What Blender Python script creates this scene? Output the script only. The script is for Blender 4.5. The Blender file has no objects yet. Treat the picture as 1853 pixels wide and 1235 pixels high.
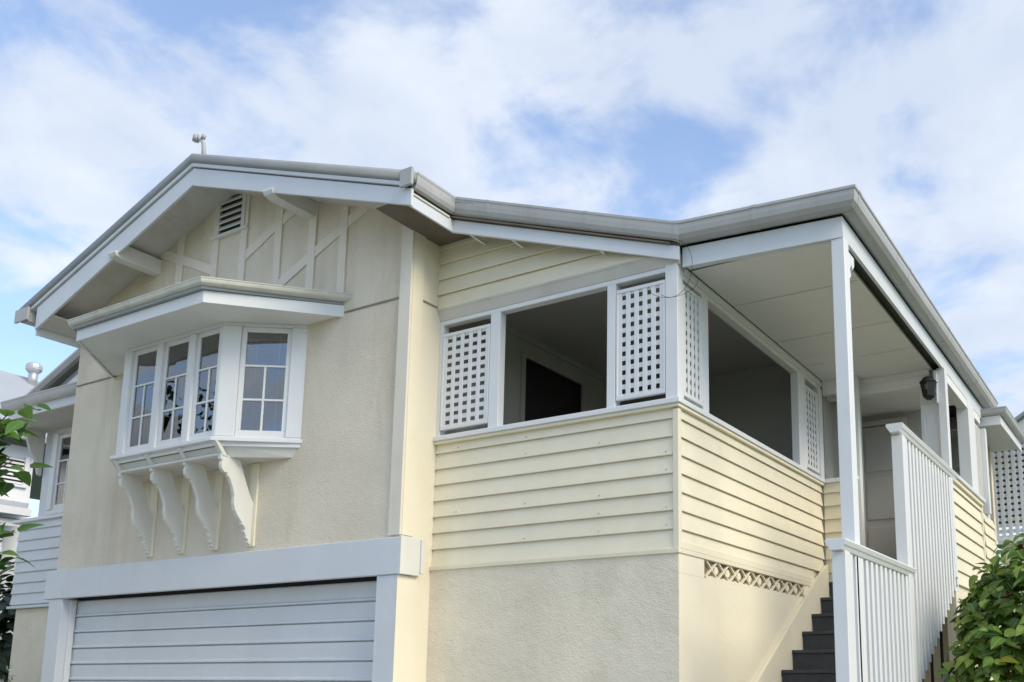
import bpy, bmesh, math, random
from mathutils import Vector, Matrix
random.seed(7)
S = bpy.context.scene
COL = S.collection
R = math.radians

# ------------------------------------------------------------------ camera
cam_d = bpy.data.cameras.new('camera'); cam = bpy.data.objects.new('camera', cam_d); COL.objects.link(cam)
YAW, PITCH, ROLL = 0.525, 0.1725, 0.0027
cam.location = (3.5711, -6.9702, -2.3706)
_cy, _sy = math.cos(YAW), math.sin(YAW)
_f = Vector((-_sy*math.cos(PITCH), _cy*math.cos(PITCH), math.sin(PITCH)))
_r = Vector((_cy, _sy, 0)); _u = _r.cross(_f)
_r2 = _r*math.cos(ROLL) + _u*math.sin(ROLL); _u2 = _u*math.cos(ROLL) - _r*math.sin(ROLL)
cam.rotation_euler = Matrix((( _r2.x, _u2.x, -_f.x), (_r2.y, _u2.y, -_f.y), (_r2.z, _u2.z, -_f.z))).to_euler()
cam_d.sensor_width = 36; cam_d.lens = 36*1697.08/1853
cam_d.shift_x = -(1141.91-926.5)/1853; cam_d.shift_y = (937.5-617.5)/1853
cam_d.clip_start = 0.05; cam_d.clip_end = 2000
S.camera = cam

# ------------------------------------------------------------------ sky, sun, exposure
SUN_EL, SUN_AZ = R(38), R(97)      # azimuth measured clockwise from +Y
world = bpy.data.worlds.new('World'); S.world = world; world.use_nodes = True
wn, wl = world.node_tree.nodes, world.node_tree.links
wn.clear()
def W(t, **k):
    n = wn.new(t)
    for a, b in k.items(): setattr(n, a, b)
    return n
out = W('ShaderNodeOutputWorld'); bg = W('ShaderNodeBackground'); bg.inputs[1].default_value = 0.12
sky = W('ShaderNodeTexSky', sky_type='NISHITA', sun_disc=False, sun_elevation=SUN_EL, sun_rotation=SUN_AZ)
sky.air_density = 1.15; sky.dust_density = 0.9; sky.ozone_density = 1.6
tc = W('ShaderNodeTexCoord')
sep = W('ShaderNodeSeparateXYZ'); wl.new(tc.outputs['Generated'], sep.inputs[0])
def M(op, a, b=None, c=None, clamp=False):
    n = W('ShaderNodeMath', operation=op); n.use_clamp = clamp
    for i, v in enumerate((a, b, c)):
        if v is None: continue
        if isinstance(v, (int, float)): n.inputs[i].default_value = v
        else: wl.new(v, n.inputs[i])
    return n.outputs[0]
# clouds lie on a flat layer overhead: direction divided by its height
zc = M('MAXIMUM', M('ADD', sep.outputs[2], 0.22), 0.05)
comb = W('ShaderNodeCombineXYZ')
wl.new(M('DIVIDE', sep.outputs[0], zc), comb.inputs[0]); wl.new(M('DIVIDE', sep.outputs[1], zc), comb.inputs[1])
comb.inputs[2].default_value = 3.7
def noise(scale, detail, rough, dist=0.0):
    n = W('ShaderNodeTexNoise'); n.inputs['Scale'].default_value = scale; n.inputs['Detail'].default_value = detail
    n.inputs['Roughness'].default_value = rough; n.inputs['Distortion'].default_value = dist
    wl.new(comb.outputs[0], n.inputs['Vector']); return n.outputs[0]
big = noise(1.5, 3, 0.5, 0.3); fine = noise(4.6, 7, 0.56, 0.25)
acc = M('ADD', M('MULTIPLY', big, 0.30), M('MULTIPLY', fine, 0.98))
# large cloud banks (+) and blue gaps (-) by direction
for d, rad, amt in (((-.78, .40, .47), .17, .11), ((-.644, .565, .516), .14, .13), ((-.60, .60, .50), .10, .05), ((-.145, .899, .414), .16, .12),
                    ((-.277, .83, .48), .13, .07), ((-.12, .813, .57), .14, .04), ((-.708, .451, .56), .08, -.22), ((-.66, .40, .60), .07, -.12),
                    ((-.47, .68, .55), .12, -.045), ((-.38, .78, .49), .08, .01), ((-.55, .50, .62), .09, -.10), ((-.80, .28, .52), .08, -.10), ((-.33, .73, .60), .09, .07), ((-.856, .419, .29), .10, -.20), ((-.159, .86, .485), .07, -.09),
                    ((-.42, .66, .62), .05, -.04), ((-.05, .80, .60), .08, -.05), ((-.86, .30, .40), .14, .05)):
    v = W('ShaderNodeVectorMath', operation='DISTANCE'); wl.new(tc.outputs['Generated'], v.inputs[0])
    v.inputs[1].default_value = Vector(d).normalized()
    g = M('POWER', 2.718, M('MULTIPLY', M('POWER', M('DIVIDE', v.outputs['Value'], rad), 2.0), -1.0))
    acc = M('ADD', acc, M('MULTIPLY', g, amt))
ramp = W('ShaderNodeValToRGB'); wl.new(acc, ramp.inputs[0])
ramp.color_ramp.interpolation = 'EASE'
ramp.color_ramp.elements[0].position = 0.52; ramp.color_ramp.elements[0].color = (0.20, 0.20, 0.20, 1)
ramp.color_ramp.elements[1].position = 0.76; ramp.color_ramp.elements[1].color = (0.93, 0.93, 0.93, 1)
shade = noise(2.6, 5, 0.55, 0.2)
sr = W('ShaderNodeValToRGB'); wl.new(shade, sr.inputs[0])
sr.color_ramp.elements[0].position = 0.38; sr.color_ramp.elements[0].color = (4.35, 4.85, 5.75, 1)
sr.color_ramp.elements[1].position = 0.66; sr.color_ramp.elements[1].color = (5.8, 6.1, 6.55, 1)
skm = W('ShaderNodeMix', data_type='RGBA', blend_type='MULTIPLY'); skm.inputs[0].default_value = 1
wl.new(sky.outputs[0], skm.inputs[6]); skm.inputs[7].default_value = (1.28, 1.44, 1.64, 1)
mixc = W('ShaderNodeMix', data_type='RGBA')
wl.new(ramp.outputs[0], mixc.inputs[0]); wl.new(skm.outputs[2], mixc.inputs[6]); wl.new(sr.outputs[0], mixc.inputs[7])
wl.new(mixc.outputs[2], bg.inputs[0]); wl.new(bg.outputs[0], out.inputs[0])

sd = bpy.data.lights.new('sun', 'SUN'); sd.energy = 2.0; sd.angle = R(30); sd.color = (1.0, 0.89, 0.68)
sun = bpy.data.objects.new('sun', sd); COL.objects.link(sun)
_s = Vector((math.sin(SUN_AZ)*math.cos(SUN_EL), math.cos(SUN_AZ)*math.cos(SUN_EL), math.sin(SUN_EL)))
sun.rotation_euler = _s.to_track_quat('Z', 'Y').to_euler()
S.view_settings.view_transform = 'Standard'; S.view_settings.look = 'None'
S.view_settings.exposure = 0.45; S.view_settings.gamma = 1
S.view_settings.use_curve_mapping = False
S.render.engine = 'CYCLES'
S.cycles.max_bounces = 8; S.cycles.diffuse_bounces = 5; S.cycles.transparent_max_bounces = 16

# ------------------------------------------------------------------ materials
def mat(name, col, rough=0.6, bump=0.0, bscale=60, var=0.04, vscale=2.0, dirt=None, dirt_amt=0.0, dscale=3.0, metallic=0.0,
        spec=0.5, streak=False, objvar=0.0, bump2=0.0, b2scale=8):
    m = bpy.data.materials.new(name); m.use_nodes = True
    nt = m.node_tree; n = nt.nodes; l = nt.links; b = n['Principled BSDF']
    b.inputs['Roughness'].default_value = rough; b.inputs['Metallic'].default_value = metallic
    b.inputs['Specular IOR Level'].default_value = spec
    t = n.new('ShaderNodeTexCoord'); vec = t.outputs['Object']
    if streak:
        mp = n.new('ShaderNodeMapping'); mp.inputs['Scale'].default_value = (1, 1, 0.16); l.new(vec, mp.inputs[0]); svec = mp.outputs[0]
    else: svec = vec
    a = n.new('ShaderNodeTexNoise'); a.inputs['Scale'].default_value = vscale; a.inputs['Detail'].default_value = 5; l.new(vec, a.inputs['Vector'])
    hs = n.new('ShaderNodeHueSaturation'); hs.inputs['Color'].default_value = (*col, 1)
    mr = n.new('ShaderNodeMapRange'); l.new(a.outputs[0], mr.inputs[0])
    mr.inputs[1].default_value = .3; mr.inputs[2].default_value = .7; mr.inputs[3].default_value = 1-var; mr.inputs[4].default_value = 1+var
    val = mr.outputs[0]
    if objvar:
        oi = n.new('ShaderNodeObjectInfo'); m2 = n.new('ShaderNodeMapRange'); l.new(oi.outputs['Random'], m2.inputs[0])
        m2.inputs[3].default_value = 1-objvar; m2.inputs[4].default_value = 1+objvar
        mm = n.new('ShaderNodeMath'); mm.operation = 'MULTIPLY'; l.new(val, mm.inputs[0]); l.new(m2.outputs[0], mm.inputs[1]); val = mm.outputs[0]
    l.new(val, hs.inputs['Value']); c = hs.outputs[0]
    if dirt:
        d = n.new('ShaderNodeTexNoise'); d.inputs['Scale'].default_value = dscale; d.inputs['Detail'].default_value = 8; d.inputs['Roughness'].default_value = .65
        l.new(svec, d.inputs['Vector'])
        r = n.new('ShaderNodeMapRange'); l.new(d.outputs[0], r.inputs[0]); r.inputs[1].default_value = .5; r.inputs[2].default_value = .78
        r.inputs[3].default_value = 0; r.inputs[4].default_value = dirt_amt
        mx = n.new('ShaderNodeMix'); mx.data_type = 'RGBA'; l.new(r.outputs[0], mx.inputs[0]); l.new(c, mx.inputs[6]); mx.inputs[7].default_value = (*dirt, 1)
        c = mx.outputs[2]
    l.new(c, b.inputs['Base Color'])
    if bump:
        bn = n.new('ShaderNodeTexNoise'); bn.inputs['Scale'].default_value = bscale; bn.inputs['Detail'].default_value = 4; l.new(vec, bn.inputs['Vector'])
        bp = n.new('ShaderNodeBump'); bp.inputs['Strength'].default_value = bump; bp.inputs['Distance'].default_value = .02
        l.new(bn.outputs[0], bp.inputs['Height']); nrm = bp.outputs[0]
        if bump2:
            b3 = n.new('ShaderNodeTexNoise'); b3.inputs['Scale'].default_value = b2scale; b3.inputs['Detail'].default_value = 3; l.new(vec, b3.inputs['Vector'])
            bq = n.new('ShaderNodeBump'); bq.inputs['Strength'].default_value = bump2; bq.inputs['Distance'].default_value = .03
            l.new(b3.outputs[0], bq.inputs['Height']); l.new(nrm, bq.inputs['Normal']); nrm = bq.outputs[0]
        l.new(nrm, b.inputs['Normal'])
    return m
MT = {}
MT['stucco'] = mat('cream_stucco', (.79, .71, .575), .9, .7, 75, .07, 1.3, (.50, .41, .27), .6, 1.6, streak=True, bump2=.25, b2scale=14)
MT['stucco_grey'] = mat('weathered_stucco', (.82, .745, .60), .92, .55, 80, .075, 1.5, (.52, .46, .33), .35, 2.2, bump2=.35, b2scale=12)
MT['smooth_cream'] = mat('smooth_cream_render', (.82, .755, .60), .75, .12, 30, .03, 1.2, (.62, .55, .38), .25, 1.5)
MT['cream'] = mat('cream_board_paint', (.82, .755, .585), .5, .06, 40, .025, 3, (.55, .48, .30), .16, 4, objvar=.03)
MT['white'] = mat('white_gloss_paint', (.76, .77, .78), .42, .05, 25, .02, 3, (.52, .50, .42), .16, 3, streak=True)
MT['trim'] = mat('off_white_trim', (.72, .715, .67), .5, .08, 30, .03, 3, (.42, .40, .32), .2, 4, streak=True)
MT['batten'] = mat('cream_batten_paint', (.79, .72, .615), .6, .1, 30, .03, 3, (.45, .40, .28), .3, 4, streak=True)
MT['joint'] = mat('shadow_dark_joint_strip', (.27, .25, .19), .8, .1, 30, .1, 5)  # dark tone paints the beads' shadow line; nail heads share it
MT['lilac'] = mat('cool_white_paint', (.66, .69, .73), .5, .08, 20, .03, 2, (.48, .48, .45), .18, 2.5, streak=True)
MT['gutter'] = mat('grey_gutter_metal', (.43, .43, .425), .42, .04, 12, .06, 2.5, (.26, .26, .22), .4, 5, streak=True)
MT['gutter_cream'] = mat('cream_gutter_metal', (.62, .61, .53), .4, .04, 12, .06, 3, (.30, .28, .20), .4, 5)
MT['roof'] = mat('grey_roof_sheet', (.30, .32, .33), .45, .05, 10, .08, 2, (.2, .2, .18), .3, 3)
MT['soffit'] = mat('soffit_paint', (.62, .60, .56), .7, .08, 20, .05, 2, (.36, .32, .24), .45, 2.5)
MT['eave_dark'] = mat('eave_shade_dark', (.16, .13, .10), .85, .2, 30, .15, 4)  # dark tone stands in for the shade under the eaves
MT['ceiling'] = mat('ceiling_sheet', (.78, .775, .76), .7, .05, 12, .04, 1.5, (.45, .42, .35), .25, 1.5)
MT['inside'] = mat('dimmed_inside_wall', (.44, .43, .40), .85, .05, 20, .05, 1.5)  # cream walls coloured darker to imitate the dim rooms
MT['dark_room'] = mat('unlit_dark_backing', (.05, .05, .048), .9, .05, 20, .08, 1.5)  # near-black colour stands in for unlit rooms and gaps
MT['entry'] = mat('grey_entry_wall', (.46, .45, .42), .8, .05, 20, .05, 1.5)
MT['charcoal'] = mat('charcoal_step_paint', (.045, .05, .058), .6, .12, 50, .12, 4, (.10, .10, .09), .25, 8)
MT['rust_mesh'] = mat('brown_mesh_backing', (.22, .165, .08), .9, .3, 60, .4, 9)
MT['black'] = mat('black_metal', (.010, .010, .012), .6, .03, 40, .05, 4)
MT['blind'] = mat('venetian_blind', (.42, .43, .46), .6, .02, 40, .05, 4)
MT['ground'] = mat('lawn', (.07, .10, .035), .95, .5, 30, .3, 1.5, (.14, .11, .06), .5, 1)
MT['concrete'] = mat('driveway_concrete', (.42, .41, .385), .85, .3, 60, .08, 1.5, (.22, .21, .19), .4, 1.2)
MT['nbr_roof'] = mat('pale_neighbour_roof', (.40, .42, .46), .5, .05, 10, .06, 1)
MT['steel'] = mat('galvanised_steel', (.55, .56, .58), .35, .03, 30, .08, 6, (.4, .3, .22), .4, 5, metallic=.6)
MT['bark'] = mat('bark', (.13, .10, .075), .9, .6, 40, .25, 6)
MT['twig'] = mat('brown_twig', (.16, .075, .05), .7, .3, 60, .2, 8)
MT['dead'] = mat('withered_flower', (.10, .035, .03), .8, .3, 60, .3, 9)

def leafmat(name, c1, c2, c3, trans=.3, yellow=.0):
    m = bpy.data.materials.new(name); m.use_nodes = True; nt = m.node_tree; n = nt.nodes; l = nt.links; b = n['Principled BSDF']
    g = n.new('ShaderNodeNewGeometry'); oi = n.new('ShaderNodeObjectInfo')
    ad = n.new('ShaderNodeMath'); ad.operation = 'ADD'; l.new(g.outputs['Random Per Island'], ad.inputs[0]); l.new(oi.outputs['Random'], ad.inputs[1])
    fr = n.new('ShaderNodeMath'); fr.operation = 'FRACT'; l.new(ad.outputs[0], fr.inputs[0])
    r = n.new('ShaderNodeValToRGB'); l.new(fr.outputs[0], r.inputs[0]); e = r.color_ramp.elements
    e[0].position = 0; e[0].color = (*c1, 1); e[1].position = .55; e[1].color = (*c2, 1)
    x = r.color_ramp.elements.new(.9); x.color = (*c3, 1)
    if yellow:
        x = r.color_ramp.elements.new(1-yellow); x.color = (*c3, 1); x = r.color_ramp.elements.new(1.0); x.color = (.50, .38, .04, 1)
    at = n.new('ShaderNodeUVMap'); sp = n.new('ShaderNodeSeparateXYZ'); l.new(at.outputs[0], sp.inputs[0])
    # paler midrib and rim, as the leaf itself is coloured
    ab = n.new('ShaderNodeMath'); ab.operation = 'ABSOLUTE'; l.new(sp.outputs[0], ab.inputs[0])
    mr = n.new('ShaderNodeMapRange'); l.new(ab.outputs[0], mr.inputs[0]); mr.inputs[1].default_value = 0; mr.inputs[2].default_value = .10; mr.inputs[3].default_value = .45; mr.inputs[4].default_value = 0
    mx = n.new('ShaderNodeMix'); mx.data_type = 'RGBA'; l.new(mr.outputs[0], mx.inputs[0]); l.new(r.outputs[0], mx.inputs[6]); mx.inputs[7].default_value = (c3[0]*1.6, c3[1]*1.5, c3[2]*1.4, 1)
    ns = n.new('ShaderNodeTexNoise'); ns.inputs['Scale'].default_value = 25; tcn = n.new('ShaderNodeTexCoord'); l.new(tcn.outputs['Object'], ns.inputs['Vector'])
    hs = n.new('ShaderNodeHueSaturation'); l.new(mx.outputs[2], hs.inputs['Color']); m2 = n.new('ShaderNodeMapRange'); l.new(ns.outputs[0], m2.inputs[0]); m2.inputs[3].default_value = .7; m2.inputs[4].default_value = 1.3
    l.new(m2.outputs[0], hs.inputs['Value'])
    l.new(hs.outputs[0], b.inputs['Base Color']); b.inputs['Roughness'].default_value = .42
    tr = n.new('ShaderNodeBsdfTranslucent'); l.new(hs.outputs[0], tr.inputs[0]); ms = n.new('ShaderNodeMixShader'); ms.inputs[0].default_value = trans
    l.new(b.outputs[0], ms.inputs[1]); l.new(tr.outputs[0], ms.inputs[2]); l.new(ms.outputs[0], n['Material Output'].inputs[0])
    return m
MT['leaf_bush'] = leafmat('bush_leaf', (.04, .10, .028), (.17, .30, .05), (.38, .50, .10), .35, .06)
MT['leaf_tree'] = leafmat('tree_leaf', (.03, .09, .018), (.07, .17, .028), (.15, .28, .05), .35)
MT['leaf_dark'] = leafmat('dark_leaf', (.012, .03, .012), (.02, .045, .018), (.03, .06, .02), .1)

def glassmat():
    m = bpy.data.materials.new('window_glass'); m.use_nodes = True; nt = m.node_tree; n = nt.nodes; l = nt.links; n.remove(n['Principled BSDF'])
    fz = n.new('ShaderNodeFresnel'); fz.inputs[0].default_value = 3.2
    ns = n.new('ShaderNodeTexNoise'); ns.inputs['Scale'].default_value = 2.2; t = n.new('ShaderNodeTexCoord'); l.new(t.outputs['Object'], ns.inputs['Vector'])
    bp = n.new('ShaderNodeBump'); bp.inputs['Strength'].default_value = .12; bp.inputs['Distance'].default_value = .02; l.new(ns.outputs[0], bp.inputs['Height'])
    gl = n.new('ShaderNodeBsdfGlossy'); gl.inputs['Roughness'].default_value = .015; l.new(bp.outputs[0], gl.inputs['Normal'])
    tr = n.new('ShaderNodeBsdfTransparent'); tr.inputs[0].default_value = (.86, .88, .9, 1)
    ms = n.new('ShaderNodeMixShader'); l.new(fz.outputs[0], ms.inputs[0]); l.new(tr.outputs[0], ms.inputs[1]); l.new(gl.outputs[0], ms.inputs[2])
    l.new(ms.outputs[0], n['Material Output'].inputs[0]); return m
MT['glass'] = glassmat()

# ------------------------------------------------------------------ helpers
BASE = {}
def tag(o, label=None, cat=None, group=None, kind=None):
    if label: o['label'] = label
    if cat: o['category'] = cat
    if group: o['group'] = group
    if kind: o['kind'] = kind
    return o
def thing(name, loc, label, cat, group=None):
    o = bpy.data.objects.new(name, None); COL.objects.link(o); o.location = loc; o.empty_display_size = .3
    return tag(o, label, cat, group)
def link(name, me, parent=None, m=None):
    o = bpy.data.objects.new(name, me); COL.objects.link(o)
    if m: 
        if not me.materials: me.materials.append(MT[m])
    if parent is not None:
        o.parent = parent
        if parent.type == 'EMPTY': o.location = -Vector(parent.location)
    return o
def mesh(name, verts, faces, m, parent=None, smooth=False):
    me = bpy.data.meshes.new(name); me.from_pydata([tuple(v) for v in verts], [], faces); me.update()
    bm = bmesh.new(); bm.from_mesh(me); bmesh.ops.recalc_face_normals(bm, faces=bm.faces); bm.to_mesh(me); bm.free()
    if smooth:
        for p in me.polygons: p.use_smooth = True
    return link(name, me, parent, m)
def boxdata(x0, x1, y0, y1, z0, z1):
    v = [(x, y, z) for z in (z0, z1) for y in (y0, y1) for x in (x0, x1)]
    f = [(0, 2, 3, 1), (4, 5, 7, 6), (0, 1, 5, 4), (2, 6, 7, 3), (0, 4, 6, 2), (1, 3, 7, 5)]
    return v, f
def bevelled(me, w):
    bm = bmesh.new(); bm.from_mesh(me); bmesh.ops.recalc_face_normals(bm, faces=bm.faces)
    ed = [e for e in bm.edges if len(e.link_faces) == 2 and e.calc_face_angle(0) > .5]
    bmesh.ops.bevel(bm, geom=ed, offset=w, segments=1, affect='EDGES', clamp_overlap=True); bm.to_mesh(me); bm.free()
def box(name, x0, x1, y0, y1, z0, z1, m, parent=None, bev=.004):
    v, f = boxdata(min(x0, x1), max(x0, x1), min(y0, y1), max(y0, y1), min(z0, z1), max(z0, z1))
    me = bpy.data.meshes.new(name); me.from_pydata(v, [], f)
    if bev: bevelled(me, bev)
    return link(name, me, parent, m)
def boxes(name, lst, m, parent=None):
    V, F = [], []
    for b in lst:
        v, f = boxdata(*b); k = len(V); V += v; F += [tuple(i+k for i in q) for q in f]
    return mesh(name, V, F, m, parent)
def extr(name, poly, vec, m, parent=None, bev=0):
    """closed planar polygon of 3D points pushed along vec"""
    n = len(poly); P = [Vector(p) for p in poly]; vec = Vector(vec)
    V = P + [p+vec for p in P]; F = [tuple(range(n)), tuple(range(2*n-1, n-1, -1))] + [(i, (i+1) % n, n+(i+1) % n, n+i) for i in range(n)]
    o = mesh(name, V, F, m, parent)
    if bev: bevelled(o.data, bev)
    return o
def sweep(name, path, prof, m, parent=None, side=1, smooth=False, closed=False):
    """profile (a outward, b up) carried along a 3D path, mitred in plan; outward is to the right of travel * side"""
    P = [Vector(p) for p in path]; n = len(P); rings = []
    for i in range(n):
        d0 = (P[i]-P[i-1]) if i > 0 else (P[1]-P[0]); d1 = (P[i+1]-P[i]) if i < n-1 else (P[-1]-P[-2])
        a = Vector((d0.x, d0.y)).normalized(); b = Vector((d1.x, d1.y)).normalized()
        na = Vector((a.y, -a.x))*side; nb = Vector((b.y, -b.x))*side
        mm = (na+nb); mm = mm/ max(.2, (1+na.dot(nb)))
        rings.append([P[i]+Vector((mm.x*u, mm.y*u, v)) for u, v in prof])
    k = len(prof); V = [v for r in rings for v in r]; F = []
    for i in range(n-1):
        for j in range(k): F.append((i*k+j, i*k+(j+1) % k, (i+1)*k+(j+1) % k, (i+1)*k+j))
    F.append(tuple(range(k))); F.append(tuple((n-1)*k+j for j in range(k-1, -1, -1)))
    return mesh(name, V, F, m, parent, smooth)
def tube(name, pts, r, m, parent=None, n=8, r2=None):
    P = [Vector(p) for p in pts]; V, F = [], []; r2 = r if r2 is None else r2
    for i, p in enumerate(P):
        d = (P[min(i+1, len(P)-1)]-P[max(i-1, 0)]).normalized()
        u = d.orthogonal().normalized() if i == 0 else (pu-d*pu.dot(d)).normalized()
        pu = u; w = d.cross(u); rr = r+(r2-r)*i/(len(P)-1)
        for k in range(n):
            a = 2*math.pi*k/n; V.append(p+u*math.cos(a)*rr+w*math.sin(a)*rr)
    for i in range(len(P)-1):
        for k in range(n): F.append((i*n+k, i*n+(k+1) % n, (i+1)*n+(k+1) % n, (i+1)*n+k))
    F.append(tuple(range(n))[::-1]); F.append(tuple((len(P)-1)*n+k for k in range(n)))
    return mesh(name, V, F, m, parent, True)
def pane(pts, parent, mtx=None):
    me = bpy.data.meshes.new('pane'); me.from_pydata(pts, [], [(0, 1, 2, 3)]); me.update()
    if mtx is not None: me.transform(mtx)
    return link('pane', me, parent, 'glass')
def dup(o, parent, off):
    c = o.copy(); COL.objects.link(c); c.parent = parent; c.location = Vector(o.location)+Vector(off); return c

# ------------------------------------------------------------------ ground
GZ = -4.0
def ground():
    n = 60; V, F = [], []
    xs = [-400, -200, -100, -60, -40, -30]+[-24+i*1.5 for i in range(30)]+[30, 45, 80, 150, 400]
    ys = [-400, -200, -100, -60, -40]+[-25+i*1.5 for i in range(36)]+[40, 60, 110, 200, 400]
    for y in ys:
        for x in xs:
            h = .04*math.sin(x*.7)*math.cos(y*.5)
            V.append((x, y, GZ+h))
    w = len(xs)
    for j in range(len(ys)-1):
        for i in range(w-1): F.append((j*w+i, j*w+i+1, (j+1)*w+i+1, (j+1)*w+i))
    tag(mesh('ground', V, F, 'ground'), kind='structure')
    tag(box('driveway', -8.6, -2.6, -14, -.1, GZ-.1, GZ+.08, 'concrete'), kind='structure')
    tag(box('path', -2.58, 3.2, -5.2, -.9, GZ-.1, GZ+.075, 'concrete'), kind='structure')
    tag(box('road', -60, 60, -22, -14.02, GZ-.1, GZ+.055, 'roof', bev=0), kind='structure')
ground()

# ------------------------------------------------------------------ house
H = thing('house', (-3.5, 2.0, GZ), 'raised cream stucco and weatherboard bungalow with front gable, bay window, garage and corner verandah', 'house')
XG, XL, YG, YI = -2.75, -8.55, -.44, 3.85
CX = -5.61                     # ridge line
def roofz(x): return 3.50-.351*abs(x-CX)

# --- gable front wall with the opening behind the bay
W1 = mesh('gable_wall', [], [], 'stucco', H)
def gable_wall():
    T = .16; y0, y1 = YG, YG+T
    hx0, hx1, hz0, hz1 = -7.05, -4.5, .12, 1.36
    polys = [[(XL, -1.2), (hx0, -1.2), (hx0, roofz(hx0)-.2), (XL, roofz(XL)-.2)],
             [(hx1, -1.2), (XG, -1.2), (XG, roofz(XG)-.2), (hx1, roofz(hx1)-.2)],
             [(hx0, -1.2), (hx1, -1.2), (hx1, hz0), (hx0, hz0)],
             [(hx0, hz1), (hx1, hz1), (hx1, roofz(hx1)-.2), (CX, 3.30), (hx0, roofz(hx0)-.2)]]
    V, F = [], []
    for p in polys:
        k = len(V); n = len(p); V += [(x, y0, z) for x, z in p]+[(x, y1, z) for x, z in p]
        F += [tuple(k+i for i in range(n)), tuple(k+n+i for i in range(n-1, -1, -1))]+[(k+i, k+(i+1) % n, k+n+(i+1) % n, k+n+i) for i in range(n)]
    me = W1.data; me.from_pydata(V, [], F); me.update()
    bm = bmesh.new(); bm.from_mesh(me); bmesh.ops.recalc_face_normals(bm, faces=bm.faces); bm.to_mesh(me); bm.free()
gable_wall()
# side returns of the gable block
box('return_wall', XG-.16, XG, YG+.162, 0.05, GZ, 2.2, 'smooth_cream', H, 0)
box('return_wall', XL, XL+.16, YG+.162, 8, GZ, 2.15, 'stucco', H, 0)
box('rear_wall', XL+.16, 1.3, 8.0, 8.16, GZ, 1.3, 'stucco', H, 0)
# raised beads where the stucco sheets meet, coloured dark as their shadow line
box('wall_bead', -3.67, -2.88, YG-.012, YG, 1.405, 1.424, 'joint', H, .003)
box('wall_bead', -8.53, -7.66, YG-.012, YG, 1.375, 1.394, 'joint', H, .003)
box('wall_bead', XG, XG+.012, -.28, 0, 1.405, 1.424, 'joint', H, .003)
# corner boards
box('corner_board', -2.885, XG+.02, YG-.028, YG-.0, -1.005, 2.38, 'batten', H)
box('corner_board', XG, XG+.022, YG+.002, -.285, -1.005, 2.34, 'smooth_cream', H)
# decorative half-timber battens
BY = YG-.022
def batten(poly): return extr('batten', [(x, BY, z) for x, z in poly], (0, .022, 0), 'batten', W1, .003)
for xa, xb, z0 in ((-6.62, -6.50, 1.56), (-4.84, -4.73, 1.56), (-4.285, -4.17, 1.56), (-3.80, -3.69, 1.56)):
    batten([(xa, z0), (xb, z0), (xb, roofz(xb)-.2), (xa, roofz(xa)-.2)])
batten([(-5.95, 1.56), (-5.84, 1.56), (-5.84, roofz(-5.84)-.2), (-5.95, roofz(-5.95)-.2)])
batten([(-5.44, 1.56), (-5.33, 1.56), (-5.33, roofz(-5.33)-.2), (-5.44, roofz(-5.44)-.2)])
def diag(xa, xb, za, slope, w=.115):
    BYd = YG-.017
    h = w*math.sqrt(1+slope*slope)
    pts = [(xa, za), (xb, za+(xb-xa)*slope), (xb, za+(xb-xa)*slope+h), (xa, za+h)]
    return extr('batten', [(x, BYd, z) for x, z in pts], (0, .017, 0), 'batten', W1, .003)
diag(-5.33, -4.84, 2.38, .49); diag(-4.73, -4.44, 2.665, .40)
diag(-4.73, -4.285, 1.885, .47); diag(-4.17, -3.80, 2.145, .44); diag(-3.69, -3.36, 2.37, .45)
diag(-7.12, -6.62, 2.85, -.43); diag(-6.50, -5.95, 2.59, -.45)
# louvred gable vent
VT = box('gable_vent', -5.838, -5.442, YG-.004, YG+.0, 2.84, 3.27, 'dark_room', H, 0)
box('vent_frame', -5.90, -5.838, YG-.034, YG-.0225, 2.80, 3.27, 'trim', VT, .002)
box('vent_frame', -5.442, -5.38, YG-.034, YG-.0225, 2.80, 3.27, 'trim', VT, .002)
box('vent_sill', -5.96, -5.31, YG-.05, YG-.0, 2.765, 2.80, 'trim', VT)
for k in range(5):
    z = 2.86+k*.082
    extr('louvre', [(-5.836, YG-.04, z), (-5.836, YG-.034, z-.008), (-5.836, YG-.006, z+.042), (-5.836, YG-.012, z+.05)], (.392, 0, 0), 'trim', VT)

# --- purlin outriggers under the barge boards
def purlin(xa, xb, z0, z1):
    y0, y1 = -1.0, YG
    pts = [(y1, z0), (y0+.16, z0-.005), (y0+.06, z0-.005), (y0-.015, z0+.015), (y0-.035, z0+.05), (y0-.03, z0+.075), (y0+.035, z0+.08), (y0+.035, z1), (y1, z1)]
    return extr('purlin', [(xa, y, z) for y, z in pts], (xb-xa, 0, 0), 'trim', H, .004)
purlin(-4.34, -4.20, 2.62, 2.79); purlin(-7.08, -6.94, 2.575, 2.76)

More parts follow.
